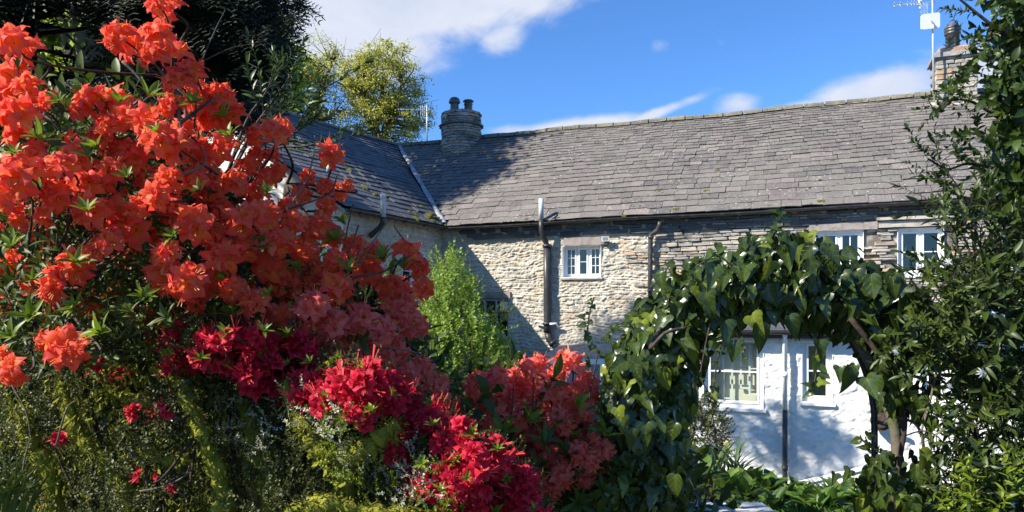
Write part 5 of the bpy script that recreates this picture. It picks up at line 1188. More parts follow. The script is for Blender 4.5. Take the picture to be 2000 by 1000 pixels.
t_az, i_az = azalea('orange_azalea', 'large deciduous azalea covered in orange red blossom trusses, filling the left of the garden', (-1.0, 2.9, .95), T1+fill,
    [W(x, y, Y) for x, y, Y in ((60, 330, 2.3), (200, 330, 2.4), (350, 240, 2.4), (330, 150, 2.3), (60, 200, 2.3), (450, 380, 2.4), (330, 470, 2.4), (500, 480, 2.5), (600, 560, 2.6), (700, 600, 2.6), (100, 560, 2.2), (560, 360, 2.5), (780, 660, 2.7), (180, 480, 2.3))],
    O_T, depthA, .070, 5, tufts=tf, leafn=900, leafpoly=[(-20, 200), (100, 290), (300, 270), (440, 400), (560, 490), (700, 540), (790, 640), (640, 740), (300, 760), (-20, 700)], leafsize=.13)
for (x, y, r) in deep+deep2:
    Y = dA(x, y)+random.uniform(.25, .5); p = W(x, y, Y); obj('blossom_truss', O_T[random.randrange(5)], None, t_az, mat4=i_az @ aim(p, Vector((random.uniform(-.6, .6), -1, random.uniform(0, .8))), r*Y/F/.070))
# bare twigs that stand clear of the blossom
for q, r in (([(355, 290), (352, 240), (340, 180), (300, 120)], .006), ([(352, 240), (385, 215), (430, 190)], .004), ([(350, 243), (400, 205), (412, 195)], .005), ([(240, 120), (270, 150), (310, 200)], .005), ([(430, 480), (500, 440), (560, 410), (640, 380), (660, 340)], .004), ([(560, 410), (600, 350), (612, 300), (615, 265)], .003),
             ([(560, 640), (650, 560), (700, 540), (750, 530), (800, 500)], .005), ([(650, 560), (690, 520), (715, 470)], .004), ([(640, 745), (700, 690), (760, 680), (820, 690)], .004), ([(690, 400), (680, 440), (670, 500)], .003), ([(760, 430), (730, 470), (700, 520)], .0025), ([(790, 470), (770, 440), (780, 425)], .002), ([(700, 440), (690, 470), (660, 530)], .0025), ([(380, 250), (385, 180), (395, 120), (420, 60), (440, 20)], .0025), ([(395, 120), (450, 95), (520, 80)], .002), ([(360, 340), (400, 320), (395, 280)], .004)):
    o = tube_path([W(x, y, dA(x, y)-.06) for x, y in q], r, r*.45, 6, 6).build('twig', M['palebark'] if random.random() < .4 else M['bark'], t_az, smooth=True); o.matrix_local = i_az
# coral azalea, lower middle
T2 = [(1042, 712, 34), (1105, 706, 36), (1150, 745, 30), (925, 745, 32), (965, 740, 34), (985, 775, 30), (1020, 760, 36), (1070, 755, 36), (925, 800, 36), (960, 815, 30), (1010, 805, 34), (1060, 800, 34), (1110, 770, 36), (1130, 800, 30), (900, 830, 30), (940, 850, 34), (1000, 850, 32), (1050, 850, 34), (1110, 845, 36), (1150, 800, 24), (1035, 895, 34), (1085, 890, 34), (1130, 885, 30), (1175, 880, 32), (1150, 900, 26), (980, 900, 32), (1145, 930, 30), (910, 880, 30), (1165, 905, 28), (1100, 925, 30), (1040, 935, 28), (1000, 945, 24), (1075, 960, 26), (1125, 860, 30), (1020, 870, 30), (970, 880, 30), (1090, 820, 32), (1155, 835, 16), (880, 860, 26), (1160, 850, 14), (960, 780, 30), (1080, 730, 22), (1005, 735, 26), (890, 790, 24), (1150, 765, 26)]
dC = lambda px, py: 2.75-.0004*(py-700)+.0003*(1100-px)
tf = [(x, y, rs_.uniform(30, 50), 1 if y > 860 else 0) for x, y in darts([(890, 850), (1150, 780), (1220, 920), (1210, 1010), (1030, 1010), (960, 900)], 40, 300, rs_)]
azalea('coral_azalea', 'smaller coral pink azalea on thin bare stems between the crimson azalea and the ivy', (.15, 3.1, .95), T2, [W(x, y, 2.95) for x, y in ((930, 870), (1000, 860), (1060, 860), (1110, 860), (1150, 890), (1040, 930))], C_T, dC, .068, 6, tufts=tf, leafn=420, leafpoly=[(890, 840), (1160, 790), (1230, 900), (1220, 1040), (900, 1040)], leafsize=.16)
for q in ([(985, 865), (960, 800), (945, 770), (932, 755)], [(985, 865), (975, 810), (966, 780)], [(985, 865), (1000, 800), (1003, 750)], [(985, 868), (1020, 800), (1080, 770), (1105, 725)], [(1040, 870), (1041, 790), (1042, 735)], [(1160, 860), (1150, 790), (1166, 700), (1168, 690)]):
    tube_path([W(x, y, 2.66) for x, y in q], .0045, .002, 6, 6).build('bare_stem', M['bark'], bpy.data.objects['coral_azalea'], smooth=True).matrix_local = rootinv(bpy.data.objects['coral_azalea'])
# crimson azalea
PC = [(290, 650), (340, 630), (400, 635), (470, 630), (560, 645), (640, 690), (700, 705), (760, 735), (820, 775), (890, 815), (960, 850), (1010, 900), (1050, 970), (1070, 1010), (900, 1010), (870, 975), (800, 950), (790, 900), (765, 860), (730, 815), (660, 805), (560, 775), (480, 735), (400, 705), (330, 700)]
T3 = [(x, y, rs_.uniform(22, 31)) for x, y in darts(PC, 20, 6000, rs_)]
T3 += [(105, 852, 18), (250, 800, 18), (300, 800, 22), (320, 800, 16), (262, 925, 14), (327, 952, 12), (90, 980, 16), (180, 710, 18), (215, 725, 20), (232, 735, 22), (565, 755, 22), (645, 800, 18), (330, 690, 18), (300, 930, 10), (325, 655, 22), (318, 628, 14), (350, 680, 24), (320, 710, 20)]
dR = lambda px, py: 2.0+.0002*abs(px-700)-.0004*(py-800)-.06+.10*math.sin(px*.02+py*.013)
tf = [(x, y, rs_.uniform(16, 28), 0) for x, y in darts(PC, 46, 500, rs_)]
t_c, i_c = azalea('crimson_azalea', 'low evergreen azalea smothered in small crimson flowers above mossy branches', (-.55, 2.5, .95), T3, [W(x, y, 2.25) for x, y in ((330, 740), (440, 740), (560, 790), (680, 830), (760, 880), (850, 930), (950, 960), (250, 800), (1010, 960), (100, 860))], R_T, dR, .030, 7, tufts=tf, bias=(-.3, -.8, .6), flower_part='blossom_cluster')
SPT = [sprig(TINY, 14, 1, .20, 1.15, s, .012, .5, False) for s in range(4)]
def fill_twigs(name, n, poly, d0, d1, m, size, seed, parent, inv, mean=(0, -.5, .8)):
    r2 = np.random.RandomState(seed); a = poly_pts(poly, n, r2); cl = fbm(a[:, 0]*.02, a[:, 1]*.02, seed, 3); a = a[cl > .40]; Yb = np.array([dR(x, y) for x, y in a])+r2.uniform(d0, d1, len(a)); P = W3(a, Yb)
    return mass(name, [s[:4] for s in SPT], zframes(P, r2.normal(0, .6, (len(a), 3))+np.array(mean), r2.uniform(.6, 1.3, len(a))*size), m, parent, inv)
low = [(-20, 680), (200, 690), (330, 650), (560, 740), (700, 790), (790, 900), (900, 1000), (900, 1030), (-20, 1030)]
fill_twigs('tiny_leaves', 4200, low, .0, .45, M['smallleaf'], .06, 3, t_c, i_c)
fill_twigs('tiny_leaves', 1500, PC, .03, .22, M['smallleaf'], .06, 4, t_c, i_c)
fill_twigs('lichened_twigs', 300, [(560, 740), (640, 790), (760, 830), (860, 930), (860, 1000), (700, 960), (640, 860), (560, 840)], -.08, .06, M['lichen'], .045, 5, t_c, i_c)
fill_twigs('lichened_twigs', 110, [(440, 730), (560, 780), (520, 900), (420, 860)], -.02, .1, M['lichen'], .04, 6, t_c, i_c)
fill_twigs('leafy_shoots', 420, [(620, 790), (780, 830), (900, 960), (860, 1010), (640, 940)], -.10, .05, M['azleaf'], .04, 9, t_c, i_c)
def mossy(pts, r0, r1, parent, inv, seed, dens=3000, hang=.5):
    c_ = curve([W(x, y, Y) for x, y, Y in pts], 7); n = len(c_); r2 = np.random.RandomState(seed); m_ = MB()
    rad = [(r0+(r1-r0)*i/(n-1))*r2.uniform(.6, 1.45) for i in range(n)]; m_.tube(c_, rad, 10); o = m_.build('mossy_branch', M['mosscore'], parent, smooth=True); o.matrix_local = inv
    Lt = sum((c_[i+1]-c_[i]).length for i in range(n-1)); k = int(dens*Lt*20*(r0+r1)); idx = r2.randint(0, n-1, k); t = r2.rand(k); A = np.array([tuple(p) for p in c_]); P = A[idx]*(1-t[:, None])+A[idx+1]*t[:, None]
    u = randu(k); R_ = np.array(rad)[idx]*(.75+.8*fbm(P[:, 0]*60+P[:, 1]*9, P[:, 2]*60, seed)); P = P+u*R_[:, None]; ln = r2.uniform(.006, .016, k); hg = r2.rand(k) < .12; ln[hg] *= 2.6
    d = u+r2.normal(0, .4, u.shape)+np.array([0, 0, -hang]); d[hg] = np.array([0, 0, -1])+r2.normal(0, .15, (hg.sum(), 3))
    v, f, _, _ = merge(BLADE_M, frames(P, randu(k), d, ln)); q = obj('moss_fur', mesh('moss_fur', v, f), M['moss'], o, 'stuff')
BLADE_M = [(np.array([(-.12, 0, 0), (.12, 0, 0), (.03, 1, .1), (-.03, 1, .1)]), np.array([(0, 1, 2, 3)]), np.zeros((4, 2)), {}), (np.array([(-.18, 0, 0), (.16, .1, .1), (.07, .8, .1), (-.06, .9, -.1)]), np.array([(0, 1, 2, 3)]), np.zeros((4, 2)), {})]
for i, (q, r0, r1) in enumerate((([(560, 745, 2.0), (575, 800, 1.98), (605, 850, 1.95), (640, 885, 1.93), (670, 905, 1.93), (678, 960, 1.95), (660, 1020, 1.97)], .014, .036),
        ([(650, 700, 2.02), (640, 740, 2.0), (628, 780, 1.97), (612, 830, 1.95), (618, 870, 1.94)], .014, .030), ([(672, 895, 1.93), (710, 878, 1.9), (745, 850, 1.9), (775, 830, 1.92)], .030, .016), ([(665, 700, 2.1), (690, 790, 2.0), (760, 790, 1.98)], .010, .02),
        ([(330, 690, 2.1), (352, 740, 2.05), (375, 800, 2.0), (400, 860, 1.98), (430, 940, 2.0), (440, 1020, 2.0)], .012, .026), ([(300, 720, 2.1), (345, 735, 2.08), (400, 740, 2.1)], .014, .012), ([(120, 740, 2.15), (135, 800, 2.1), (160, 860, 2.1), (230, 930, 2.1), (260, 1020, 2.1)], .012, .026),
        ([(40, 800, 2.1), (60, 860, 2.1), (100, 930, 2.1), (110, 1020, 2.15)], .016, .03), ([(470, 740, 2.2), (490, 830, 2.15), (520, 920, 2.1), (530, 1020, 2.1)], .015, .03), ([(280, 870, 2.0), (320, 900, 2.0), (370, 890, 2.0)], .018, .010), ([(170, 790, 2.2), (220, 770, 2.2), (300, 790, 2.15)], .012, .02), ([(560, 1000, 1.9), (640, 985, 1.88), (720, 1000, 1.9), (860, 1010, 1.9)], .02, .02))):
    mossy(q, r0, r1, t_c, i_c, 60+i)
# hanging moss and dead twigs in the dark lower left
r2 = np.random.RandomState(90); a = poly_pts([(0, 740), (300, 700), (460, 760), (560, 900), (560, 1010), (0, 1010)], 7000, r2); a = a[fbm(a[:, 0]*.03, a[:, 1]*.012, 5, 3) > .5]; P = W3(a, 2.08+r2.uniform(-.05, .3, len(a)))
v, f, _, _ = merge(BLADE_M, frames(P, randu(len(P)), np.array([0, 0, -1])+r2.normal(0, .3, (len(P), 3)), r2.uniform(.008, .024, len(P)))); obj('hanging_moss', mesh('hanging_moss', v, f), M['moss'], t_c, 'stuff', mat4=i_c)
for q in ([(40, 960), (48, 900), (58, 860)], [(0, 985), (40, 945), (75, 910)], [(40, 960), (70, 1000), (90, 1010)], [(110, 870), (130, 800), (150, 780)], [(270, 960), (320, 950), (360, 930), (370, 910)], [(10, 560), (30, 600), (50, 660)], [(20, 745), (50, 800), (60, 850)]):
    tube_path([W(x, y, 1.95) for x, y in q], .003, .0015, 5, 5).build('dead_twig', M['palebark'], t_c, smooth=True).matrix_local = i_c
gr = thing('sedge_clump', 'clump of long dark grass blades in the bottom left corner', 'grass clump', W(10, 1080, 1.9)); gi = rootinv(gr)
for i in range(26):
    m_ = MB(); x0 = random.uniform(-60, 40); a_, b_, c_ = W(x0, 1100, 1.9), W(x0+random.uniform(-10, 50), 980, 1.88), W(x0+random.uniform(-20, 120), random.uniform(880, 960), 1.85); cu = curve([a_, b_, c_], 6); vs = []
    for j, p in enumerate(cu): w_ = .005*(1-(j/(len(cu)-1))**2)+.0003; vs += [p+Vector((-w_, 0, 0)), p+Vector((w_, .002, 0))]
    m_.add(vs, [(2*j, 2*j+1, 2*j+3, 2*j+2) for j in range(len(cu)-1)]); m_.build('grass_blade', M['azdark'], gr).matrix_local = gi

# ------------------------------------------------------------------ ivy arch
YA = 2.65
path = [(1262, 1120), (1258, 1000), (1255, 860), (1268, 740), (1318, 650), (1400, 585), (1500, 556), (1600, 572), (1690, 628), (1742, 710), (1768, 800), (1772, 900), (1772, 1120)]
arch = thing('garden_arch', 'black iron hoop arch almost buried in ivy', 'arch', W(1520, 1130, YA+.15)); ai = rootinv(arch)
for dy in (.07, .24):
    c_ = curve([W(x, y, YA)+Vector((0, dy, 0)) for x, y in path], 6); m_ = MB(); m_.tube(c_, .013, 8); m_.build('hoop', M['iron'], arch, smooth=True).matrix_local = ai
c_ = curve([W(x, y, YA) for x, y in path], 6)
for k in range(3, len(c_)-3, 5): m_ = MB(); m_.tube([c_[k]+Vector((0, .07, 0)), c_[k]+Vector((0, .24, 0))], .008, 6); m_.build('crossbar', M['iron'], arch, smooth=True).matrix_local = ai
ivy = thing('ivy', 'large leaved glossy ivy smothering the garden arch', 'climbing plant', W(1270, 1130, YA+.1)); ii_ = rootinv(ivy)
# radius of the ivy growth along the path, and how dense
spine = [((1262, 1040), 95, 1.0), ((1258, 940), 98, 1), ((1262, 850), 98, 1), ((1268, 760), 90, 1), ((1290, 690), 88, 1), ((1345, 620), 84, 1), ((1420, 570), 84, 1), ((1500, 552), 92, 1), ((1580, 560), 92, 1), ((1650, 592), 84, 1), ((1720, 620), 72, .9), ((1770, 640), 60, .5)]
r2 = np.random.RandomState(101); P = []; Nn = []; Tt = []; Sz = []
sp_c = [(s[0][0], s[0][1], s[1]) for s in spine]
def spine_at(t): x = t*(len(sp_c)-1); i = min(int(x), len(sp_c)-2); k = x-i; q = [sp_c[i][j]*(1-k)+sp_c[i+1][j]*k for j in range(3)]; q[2] *= .96; return q
def add_ivy(x, y, Y, n, tip, s): P.append(tuple(W(x, y, Y))); Nn.append(n); Tt.append(tip); Sz.append(s)
for i in range(1650):
    x, y, rpx = spine_at(r2.rand()); th = r2.uniform(0, 2*math.pi); rr_ = math.sqrt(r2.uniform(.02, 1))*rpx*r2.uniform(.85, 1.1); ox, oy = math.cos(th)*rr_, math.sin(th)*rr_
    q = rr_/rpx; Rm = .17; Y = YA+.12-Rm*math.sqrt(max(0, 1-q*q))*r2.uniform(.6, 1.1)
    n = (ox/rpx*.6+r2.normal(0, .45), -.9+r2.normal(0, .3), .3-oy/rpx*.5+r2.normal(0, .40)); tp = (r2.normal(0, .45)+ox/rpx*.3, -.25+r2.normal(0, .2), -1)
    add_ivy(x+ox, y+oy-24, Y, n, tp, r2.choice([.035, .05, .062, .075, .085, .10]))
for i in range(900):       # back and inside
    x, y, rpx = spine_at(r2.rand()); th = r2.uniform(0, 6.28); rr_ = r2.rand()*rpx*.95
    add_ivy(x+math.cos(th)*rr_, y+math.sin(th)*rr_, YA+r2.uniform(.12, .5), tuple(r2.normal(0, 1, 3)+np.array([0, .3, .4])), (r2.normal(0, .4), r2.normal(0, .3), -1), r2.uniform(.07, .11))
for (x, y, s, tw) in [(1415, 650, .13, 0), (1432, 690, .10, 1), (1480, 655, .14, 1), (1465, 640, .12, 0), (1375, 595, .12, 0), (1395, 545, .12, 0), (1230, 860, .11, 0), (1280, 720, .10, 0), (1540, 640, .12, 1), (1290, 560, .09, 0), (1600, 690, .10, 0), (1590, 720, .09, 1), (1660, 740, .13, 1), (1690, 760, .12, 0), (1670, 735, .07, 0), (1640, 740, .08, 1), (1320, 850, .10, 0), (1210, 840, .10, 0), (1795, 900, .16, 1), (1740, 560, .12, 1), (1770, 580, .12, 1), (1755, 600, .11, 0), (1700, 560, .12, 1), (1240, 740, .08, 0), (1205, 820, .09, 0), (1320, 950, .11, 0), (1260, 850, .12, 0), (1540, 500, .10, 1)]:
    add_ivy(x, y-26, YA-.20, (r2.normal(0, .4), -1, .35), (r2.normal(0, .35), -.2, -1), s*.84)
for i in range(150):       # thin cover over the stems of the right leg
    k = r2.rand(); x, y = 1700+75*k**.7, 630+190*k
    add_ivy(x+r2.normal(5, 22), y+r2.normal(-10, 18), YA+r2.uniform(-.1, .2), (r2.normal(0, .6), -1, .4), (r2.normal(0, .5), -.2, -1), r2.uniform(.045, .095))
for i in range(170):       # foot of the right leg
    add_ivy(r2.normal(1760, 48), r2.uniform(870, 1040)+abs(r2.normal(0, 20)), YA+r2.uniform(-.15, .2), (r2.normal(0, .5), -1, .5), (r2.normal(0, .5), -.2, -.9), r2.uniform(.05, .10))
hang = [([(1415, 640), (1402, 700), (1392, 760), (1385, 790)], .03, 12), ([(1598, 670), (1593, 700), (1592, 740), (1575, 770)], .045, 8), ([(1385, 640), (1375, 690), (1370, 740), (1400, 790)], .028, 10), ([(1740, 890), (1710, 880), (1685, 860), (1680, 850)], .055, 8), ([(1310, 600), (1295, 565), (1300, 530), (1312, 515)], .05, 7), ([(1180, 700), (1150, 660), (1150, 620), (1160, 580)], .033, 14), ([(1500, 500), (1515, 460), (1518, 425), (1522, 410)], .055, 10), ([(1440, 650), (1448, 680), (1450, 700)], .03, 4), ([(1250, 600), (1230, 620), (1200, 640), (1180, 660)], .045, 9), ([(1430, 520), (1400, 500), (1360, 520)], .05, 6), ([(1200, 760), (1170, 790), (1165, 850)], .045, 8), ([(1640, 500), (1600, 480), (1580, 478)], .07, 5)]
for q, s, n_ in hang:
    cu = curve([W(x, y, YA-.15) for x, y in q], 6); o = MB().tube(cu, [.003]*len(cu), 5).build('ivy_runner', M['bark'], ivy, smooth=True); o.matrix_local = ii_
    for k in range(n_):
        p = cu[int((k+.8)/n_*(len(cu)-1))]; P.append(tuple(p+Vector((r2.uniform(-.015, .015), -.01, 0)))); Nn.append((r2.normal(0, .5), -1, .4)); Tt.append((r2.choice([-1, 1])*r2.uniform(.3, 1), -.2, r2.uniform(-.9, .3))); Sz.append(s*r2.uniform(.7, 1.2))
P = np.array(P); Nn = np.array(Nn, float); Tt = np.array(Tt, float); Sz = np.array(Sz)*.86; fm = frames(P, Nn, Tt, Sz, .08)
score = -Sz*np.maximum(0.05, -(fm[:, 1, 2]))*(P[:, 1] < YA+.12); order = np.argsort(score); IVM = []
for key in ('ivy', 'ivylight'):
    for t in IVY: me = mesh('ivy_leaf', t[0], t[1], uv=t[2]); me.materials.append(M[key]); IVM.append(me)
for i in order[:300]: obj('ivy_leaf', IVM[(9 if r2.rand() < .15 else 0)+r2.randint(9)], None, ivy, mat4=ii_ @ tm(fm[i]))
rest = order[300:]; lt_ = r2.rand(len(rest)) < .10
mass('ivy_foliage', IVY, fm[rest[~lt_]], M['ivy'], ivy, ii_, uv=True); mass('young_ivy_foliage', IVY, fm[rest[lt_]], M['ivylight'], ivy, ii_, uv=True)
for q, r, mm_ in (([(1640, 610, 2.7), (1690, 690, 2.72), (1730, 780, 2.7), (1752, 880, 2.7), (1745, 1100, 2.75)], .022, 'palebark'), ([(1700, 640, 2.8), (1745, 740, 2.8), (1748, 860, 2.75), (1760, 1100, 2.8)], .018, 'palebark'), ([(1660, 620, 2.6), (1720, 700, 2.6), (1765, 800, 2.6), (1757, 900, 2.62), (1730, 1050, 2.65)], .010, 'bark'), ([(1745, 690, 2.7), (1735, 800, 2.62), (1790, 830, 2.6), (1810, 900, 2.6)], .006, 'palebark'), ([(1290, 640, 2.55), (1270, 680, 2.5), (1300, 650, 2.5), (1340, 640, 2.52)], .007, 'bark'), ([(1240, 1100, 2.7), (1250, 900, 2.7), (1270, 760, 2.7), (1330, 660, 2.7)], .022, 'bark'), ([(1830, 720, 2.5), (1815, 790, 2.5), (1800, 850, 2.48), (1815, 930, 2.5)], .004, 'palebark')):
    tube_path([W(*p) for p in q], r, r*.8, 9, 6).build('ivy_stem', M[mm_], ivy, smooth=True).matrix_local = ii_

# ------------------------------------------------------------------ climber and evergreen at the right edge
CL = [sprig(LANCE, 10, 1, .36, .9, s+200, .010, .4) for s in range(4)]; CLm = [sprig_mesh('leafy_twig', s, M['climber']) for s in CL]
cl = thing('climbing_shrub', 'tangled small leaved climber with a few white star flowers right of the ivy arch', 'climbing plant', W(1900, 1150, 2.6)); ci = rootinv(cl); r2 = np.random.RandomState(303)
dens_ = [(1840, 600), (1880, 570), (1900, 530), (1950, 510), (2060, 490), (2060, 1060), (1850, 1060), (1840, 940), (1870, 860), (1830, 700), (1800, 650)]
a = poly_pts(dens_, 1300, r2); sp2 = poly_pts([(1740, 620), (1850, 440), (2060, 400), (2060, 1050), (1840, 1050), (1800, 800)], 260, r2); a = np.concatenate([a, sp2])
gap = (((a[:, 0]-1985)/30)**2+((a[:, 1]-680)/55)**2 < 1) | (((a[:, 0]-1835)/22)**2+((a[:, 1]-765)/18)**2 < 1) | (((a[:, 0]-1830)/30)**2+((a[:, 1]-860)/35)**2 < 1); a = a[~gap]; a = a[fbm(a[:, 0]*.022, a[:, 1]*.022, 61, 3) > .40]
P = W3(a, 2.55+r2.uniform(-.25, .35, len(a))); d = np.stack([r2.normal(-.25, .6, len(a)), r2.normal(-.5, .4, len(a)), r2.normal(.45, .6, len(a))], 1); fm = zframes(P, d, r2.uniform(.10, .20, len(a)))
order = np.argsort(P[:, 1])
for i in order[:270]: obj('leafy_twig', CLm[i % 4], None, cl, mat4=ci @ tm(fm[i]))
mass('foliage', [s[:4] for s in CL], fm[order[270:]], M['climber'], cl, ci)
b = MB()
for i in range(110):
    x, y = poly_pts(dens_, 1, r2)[0]; pts = [W(x+q*r2.uniform(20, 70)*(1 if i % 2 else -1), y+q*r2.uniform(-70, 60), 2.6+r2.uniform(-.2, .3)) for q in (0, 1, 2)]; cu = curve(pts, 4); b.tube(cu, [.0028]*len(cu), 4)
b.build('tangled_stems', M['bark'], cl, 'stuff', smooth=True).matrix_local = ci
for q in ([(1900, 560), (1890, 480), (1850, 430), (1805, 385)], [(1930, 540), (1905, 450), (1880, 380), (1830, 310)], [(1960, 560), (1950, 480), (1940, 440), (1925, 400)], [(1860, 560), (1840, 530), (1810, 520)], [(1990, 560), (1985, 480), (1960, 430)], [(1890, 620), (1900, 520), (1905, 440), (1910, 380)], [(1870, 600), (1862, 540), (1870, 470), (1880, 430)]):
    cu = curve([W(x, y, 2.4) for x, y in q], 6); MB().tube(cu, [.004-.002*i/len(cu) for i in range(len(cu))], 5).build('stem', M['bark'], cl, smooth=True).matrix_local = ci
    for t in np.linspace(.3, 1, 7): k = int(t*(len(cu)-1)); dd = (cu[min(k+1, len(cu)-1)]-cu[max(k-1, 0)]).normalized(); obj('leafy_twig', CLm[r2.randint(4)], None, cl, mat4=ci @ aim(cu[k], dd+Vector(tuple(r2.normal(0, .5, 3))), r2.uniform(.08, .14)))
star = []
def star_mesh():
    pos = [(0, 0, 0)]*9; tp = [(math.cos(k*.698), math.sin(k*.698), .15) for k in range(9)]; nr = [(0, 0, 1)]*9; v, f, _, _ = merge(LANCE, frames(pos, nr, tp, np.full(9, 1.0), .08)); me = mesh('star_flower', v, f); me.materials.append(M['whitepetal']); return me
STM = star_mesh()
for (x, y, r) in ((1918, 728, 17), (1852, 512, 12), (1940, 612, 14), (1750, 688, 10), (1985, 525, 14), (1935, 960, 12), (1975, 985, 12), (1960, 618, 10), (1855, 755, 10)):
    obj('star_flower', STM, None, cl, mat4=ci @ aim(W(x, y, 2.28), Vector((random.uniform(-.4, .4), -1, random.uniform(-.3, .5))), .72*r*2.3/F))
# sunlit shoots in the lower right corner
a = poly_pts([(1860, 960), (1900, 900), (2050, 880), (2050, 1050), (1850, 1050)], 32, r2); ms2 = [sprig_mesh('young_shoot', s, M['azleaf']) for s in CL]
for x, y in a: obj('young_shoot', ms2[r2.randint(4)], None, cl, mat4=ci @ aim(W(x, y, 2.25+r2.uniform(-.05, .1)), Vector((r2.normal(-.3, .5), -.5, 1)), r2.uniform(.08, .14)))
EV = [sprig(BROAD, 11, 1, .30, .95, s+300, .010, .4, False) for s in range(4)]; EVm = [sprig_mesh('leafy_twig', s, M['laurel']) for s in EV]
ev = thing('evergreen_tree', 'tall glossy leaved evergreen down the right edge of the picture', 'tree', W(2060, 1150, 2.9)); evi = rootinv(ev)
a = poly_pts([(2000, -60), (2160, -60), (2160, 520), (2020, 500), (2010, 440), (1985, 400), (1965, 330), (1975, 260), (1960, 200), (1975, 150), (2000, 90), (1990, 30)], 900, r2); a = a[fbm(a[:, 0]*.02, a[:, 1]*.016, 67, 3)+(a[:, 0] > 1995)*.2 > .47]
P = W3(a, 2.75+r2.uniform(-.25, .35, len(a))); d = np.stack([r2.normal(-.6, .6, len(a)), r2.normal(-.5, .4, len(a)), r2.normal(-.1, .6, len(a))], 1); fm = zframes(P, d, r2.uniform(.13, .24, len(a))); order = np.argsort(P[:, 1])
for i in order[:230]: obj('leafy_twig', EVm[i % 4], None, ev, mat4=evi @ tm(fm[i]))
mass('foliage', [s[:4] for s in EV], fm[order[230:]], M['laurel'], ev, evi)
for q, n_ in (([(1960, 120), (1915, 110), (1880, 140), (1850, 175)], 8), ([(1950, 230), (1900, 200), (1860, 195), (1840, 215)], 8), ([(1950, 330), (1890, 320), (1850, 330), (1812, 310)], 8), ([(1960, 400), (1900, 390), (1850, 370), (1820, 335)], 6), ([(1950, 60), (1900, 20), (1870, -5)], 4), ([(1950, 280), (1900, 260), (1870, 270)], 6), ([(1960, 60), (1920, 80), (1880, 60)], 4)):
    cu = curve([W(x, y, 2.6) for x, y in q], 6); MB().tube(cu, [.006-.003*i/len(cu) for i in range(len(cu))], 6).build('branch', M['bark'], ev, smooth=True).matrix_local = evi
    for t in np.linspace(.35, 1, n_): k = int(t*(len(cu)-1)); dd = (cu[min(k+1, len(cu)-1)]-cu[max(k-1, 0)]).normalized(); obj('leafy_twig', EVm[r2.randint(4)], None, ev, mat4=evi @ aim(cu[k], dd*.7+Vector(tuple(r2.normal(0, .55, 3))), r2.uniform(.08, .125)))
tube_path([W(2060, 1150, 2.9), W(2030, 700, 2.9), W(2010, 300, 2.9), W(1990, -80, 2.9)], .05, .025, 9, 5).build('trunk', M['bark'], ev, smooth=True).matrix_local = evi

# ------------------------------------------------------------------ border plants and the stone table top
ST = [leaf_strip(1, .07, 6, .1, .5, .02, i) for i in range(3)]
def rosette(name, label, cat, px, py, Y, n, m, tmpl, L, spread, seed, group, part='leaf'):
    r3 = np.random.RandomState(seed); p = W(px, py, Y); t = thing(name, label, cat, p, group); ms = []
    for k, q in enumerate(tmpl): me = mesh(part, q[0], q[1]); me.materials.append(m); ms.append(me)
    pos = []; nr = []; tp = []
    for i in range(n):
        th = spread*r3.uniform(.15, 1); ph = i*2.4+r3.uniform(-.4, .4); pos.append((r3.normal(0, .03), r3.normal(0, .03), 0)); tp.append((math.sin(th)*math.cos(ph), math.sin(th)*math.sin(ph), math.cos(th))); nr.append((-math.cos(th)*math.cos(ph), -math.cos(th)*math.sin(ph), math.sin(th)))
    fm = frames(pos, nr, tp, L*r3.uniform(.6, 1.15, n))
    for i in range(n): obj(part, ms[i % len(ms)], None, t, mat4=tm(fm[i]))
    return t
places = ['in front of the box bush', 'left of the white downpipe foot', 'just behind the stone table top', 'at the foot of the white downpipe', 'right of the white downpipe', 'below the sloping plinth', 'beside the ivy at the right leg of the arch', 'between the table and the downpipe', 'near the paving edge']
k = 0
for (px, py, Y, kind, s) in ((1395, 925, 7.6, 0, .34), (1440, 930, 7.8, 0, .36), (1470, 945, 7.6, 1, .30), (1500, 960, 7.4, 1, .30), (1420, 965, 6.8, 1, .34), (1370, 940, 7.2, 1, .30), (1540, 975, 7.4, 1, .26), (1580, 985, 7.0, 1, .28), (1620, 980, 7.0, 0, .28), (1650, 985, 6.8, 1, .30), (1610, 990, 6.4, 1, .26), (1690, 985, 6.6, 1, .26), (1520, 990, 6.4, 1, .24), (1560, 960, 8.6, 1, .2), (1345, 965, 6.2, 0, .3), (1460, 975, 6.4, 1, .28), (1660, 960, 8.2, 1, .22)):
    rosette('strap_leaved_clump' if kind == 0 else 'broad_leaved_plant', ('clump of blue green strap leaves ' if kind == 0 else 'broad leaved border plant ')+places[k % 9]+['', ' (rear)', ' (front)'][(k//9)], 'plant', px, py, Y, 26 if kind == 0 else 22, M['strap'] if kind == 0 else M['herb'], ST if kind == 0 else BROAD, s*1.3 if kind == 0 else s*.85, .7 if kind == 0 else 1.25, 400+k, 'border plants by the white wall'); k += 1
r3 = np.random.RandomState(500); n = 9000; gx_ = r3.uniform(1.0, 7.5, n); gy_ = r3.uniform(5.5, 11.0, n); kk = fbm(gx_*2, gy_*2, 55) > .42; gx_, gy_ = gx_[kk], gy_[kk]; P = np.stack([gx_, gy_, ground_z(gx_, gy_)-.02], 1)
v, f, _, _ = merge(BLADE+TINY+BROAD, frames(P, randu(len(P)), np.stack([r3.normal(0, .5, len(P)), r3.normal(0, .5, len(P)), np.ones(len(P))], 1), r3.uniform(.05, .20, len(P)))); tag(obj('ground_cover', mesh('ground_cover', v, f), M['herb'], kind='stuff'), 'low mixed green ground cover in the border before the white wall', 'ground cover')
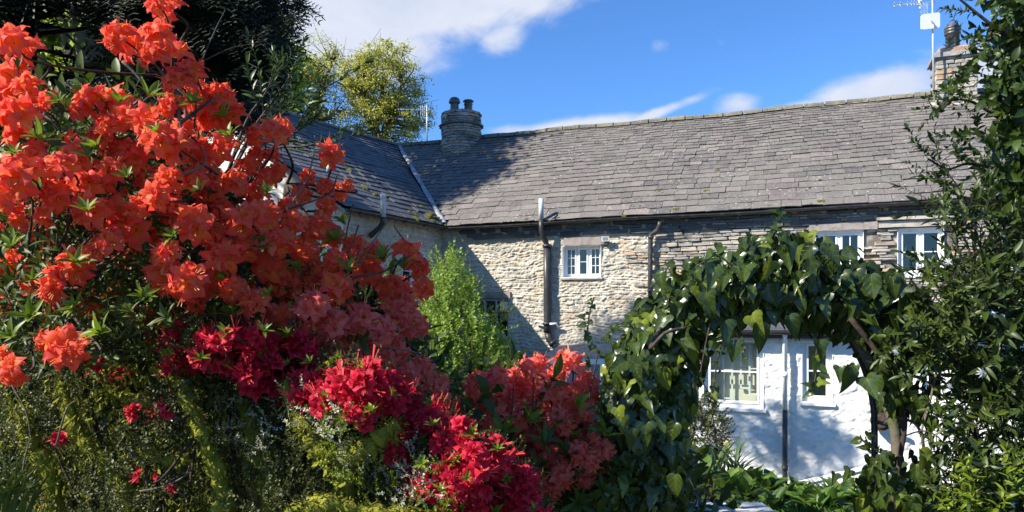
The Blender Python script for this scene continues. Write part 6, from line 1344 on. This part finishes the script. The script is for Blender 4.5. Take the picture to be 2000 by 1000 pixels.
for (px, py, Y) in ((1418, 866, 7.9), (1425, 873, 7.9)):
    p = W(px, py, Y); t = thing('daffodil', ['fading pale yellow daffodil by the box bush, upper one', 'fading pale yellow daffodil by the box bush, lower one'][px > 1420], 'flower', Vector((p.x-.08, Y, .45)), 'fading daffodils'); q = p-t.location
    MB().tube([Vector((0, 0, 0)), q*.6+Vector((-.03, 0, .05)), q], .004, 5).build('stem', M['strap'], t, smooth=True)
    me = mesh('petals', *merge(BROAD, frames([tuple(q)]*7, [(-.3, -1, 0)]*7, [(math.cos(a_), -.2, math.sin(a_)) for a_ in np.linspace(0, 5.4, 7)], np.full(7, .035), .1))[:2]); obj('petals', me, M['daff'], t)
tbl = thing('stone_table', 'pale lichened stone table top with bird marks at the bottom of the picture', 'table', W(1400, 1200, 3.4)); ti = rootinv(tbl); zt_ = CZ-.95
A, B = W(1325, 972, 3.66), W(1488, 978, 3.62); A.z = zt_; B.z = zt_-.006; C, D_ = B+Vector((.03, -.62, 0)), A+Vector((-.20, -.62, 0)); m_ = MB()
def subq(A, B, C, D_, th, n=8):
    vs = [A.lerp(B, i/n) for i in range(n+1)]+[D_.lerp(C, i/n) for i in range(n+1)]; vs = [v_+Vector((0, random.uniform(-.004, .004), 0)) for v_ in vs]; lo = [v_-Z*th for v_ in vs]; k = n+1; N2 = 2*k
    fs = [(i, k+i, k+i+1, i+1) for i in range(n)]+[(N2+i, N2+i+1, N2+k+i+1, N2+k+i) for i in range(n)]+[(i, i+1, N2+i+1, N2+i) for i in range(n)]+[(k+i+1, k+i, N2+k+i, N2+k+i+1) for i in range(n)]+[(0, N2, N2+k, k), (n, k+n, N2+k+n, N2+n)]
    return vs+lo, fs
m_.add(*subq(A, B, C, D_, .045)); m_.build('table_top', M['slab'], tbl).matrix_local = ti
m_ = MB(); c = (A+B+C+D_)/4; m_.box(Vector((c.x-.12, c.y-.12, .9)), Vector((.24, 0, 0)), Vector((0, .24, 0)), Z*(zt_-.95)); m_.build('pedestal', M['lintel'], tbl).matrix_local = ti
pv = bpy.data.objects.new('stone_path', None); 
m_ = MB(); p = W(1560, 1000, 6.2); m_.box(Vector((p.x-.6, 5.4, .72)), Vector((1.6, .1, 0)), Vector((-.1, .62, 0)), Z*.12); o = m_.build('stone_path', M['lintel'], None, 'structure')
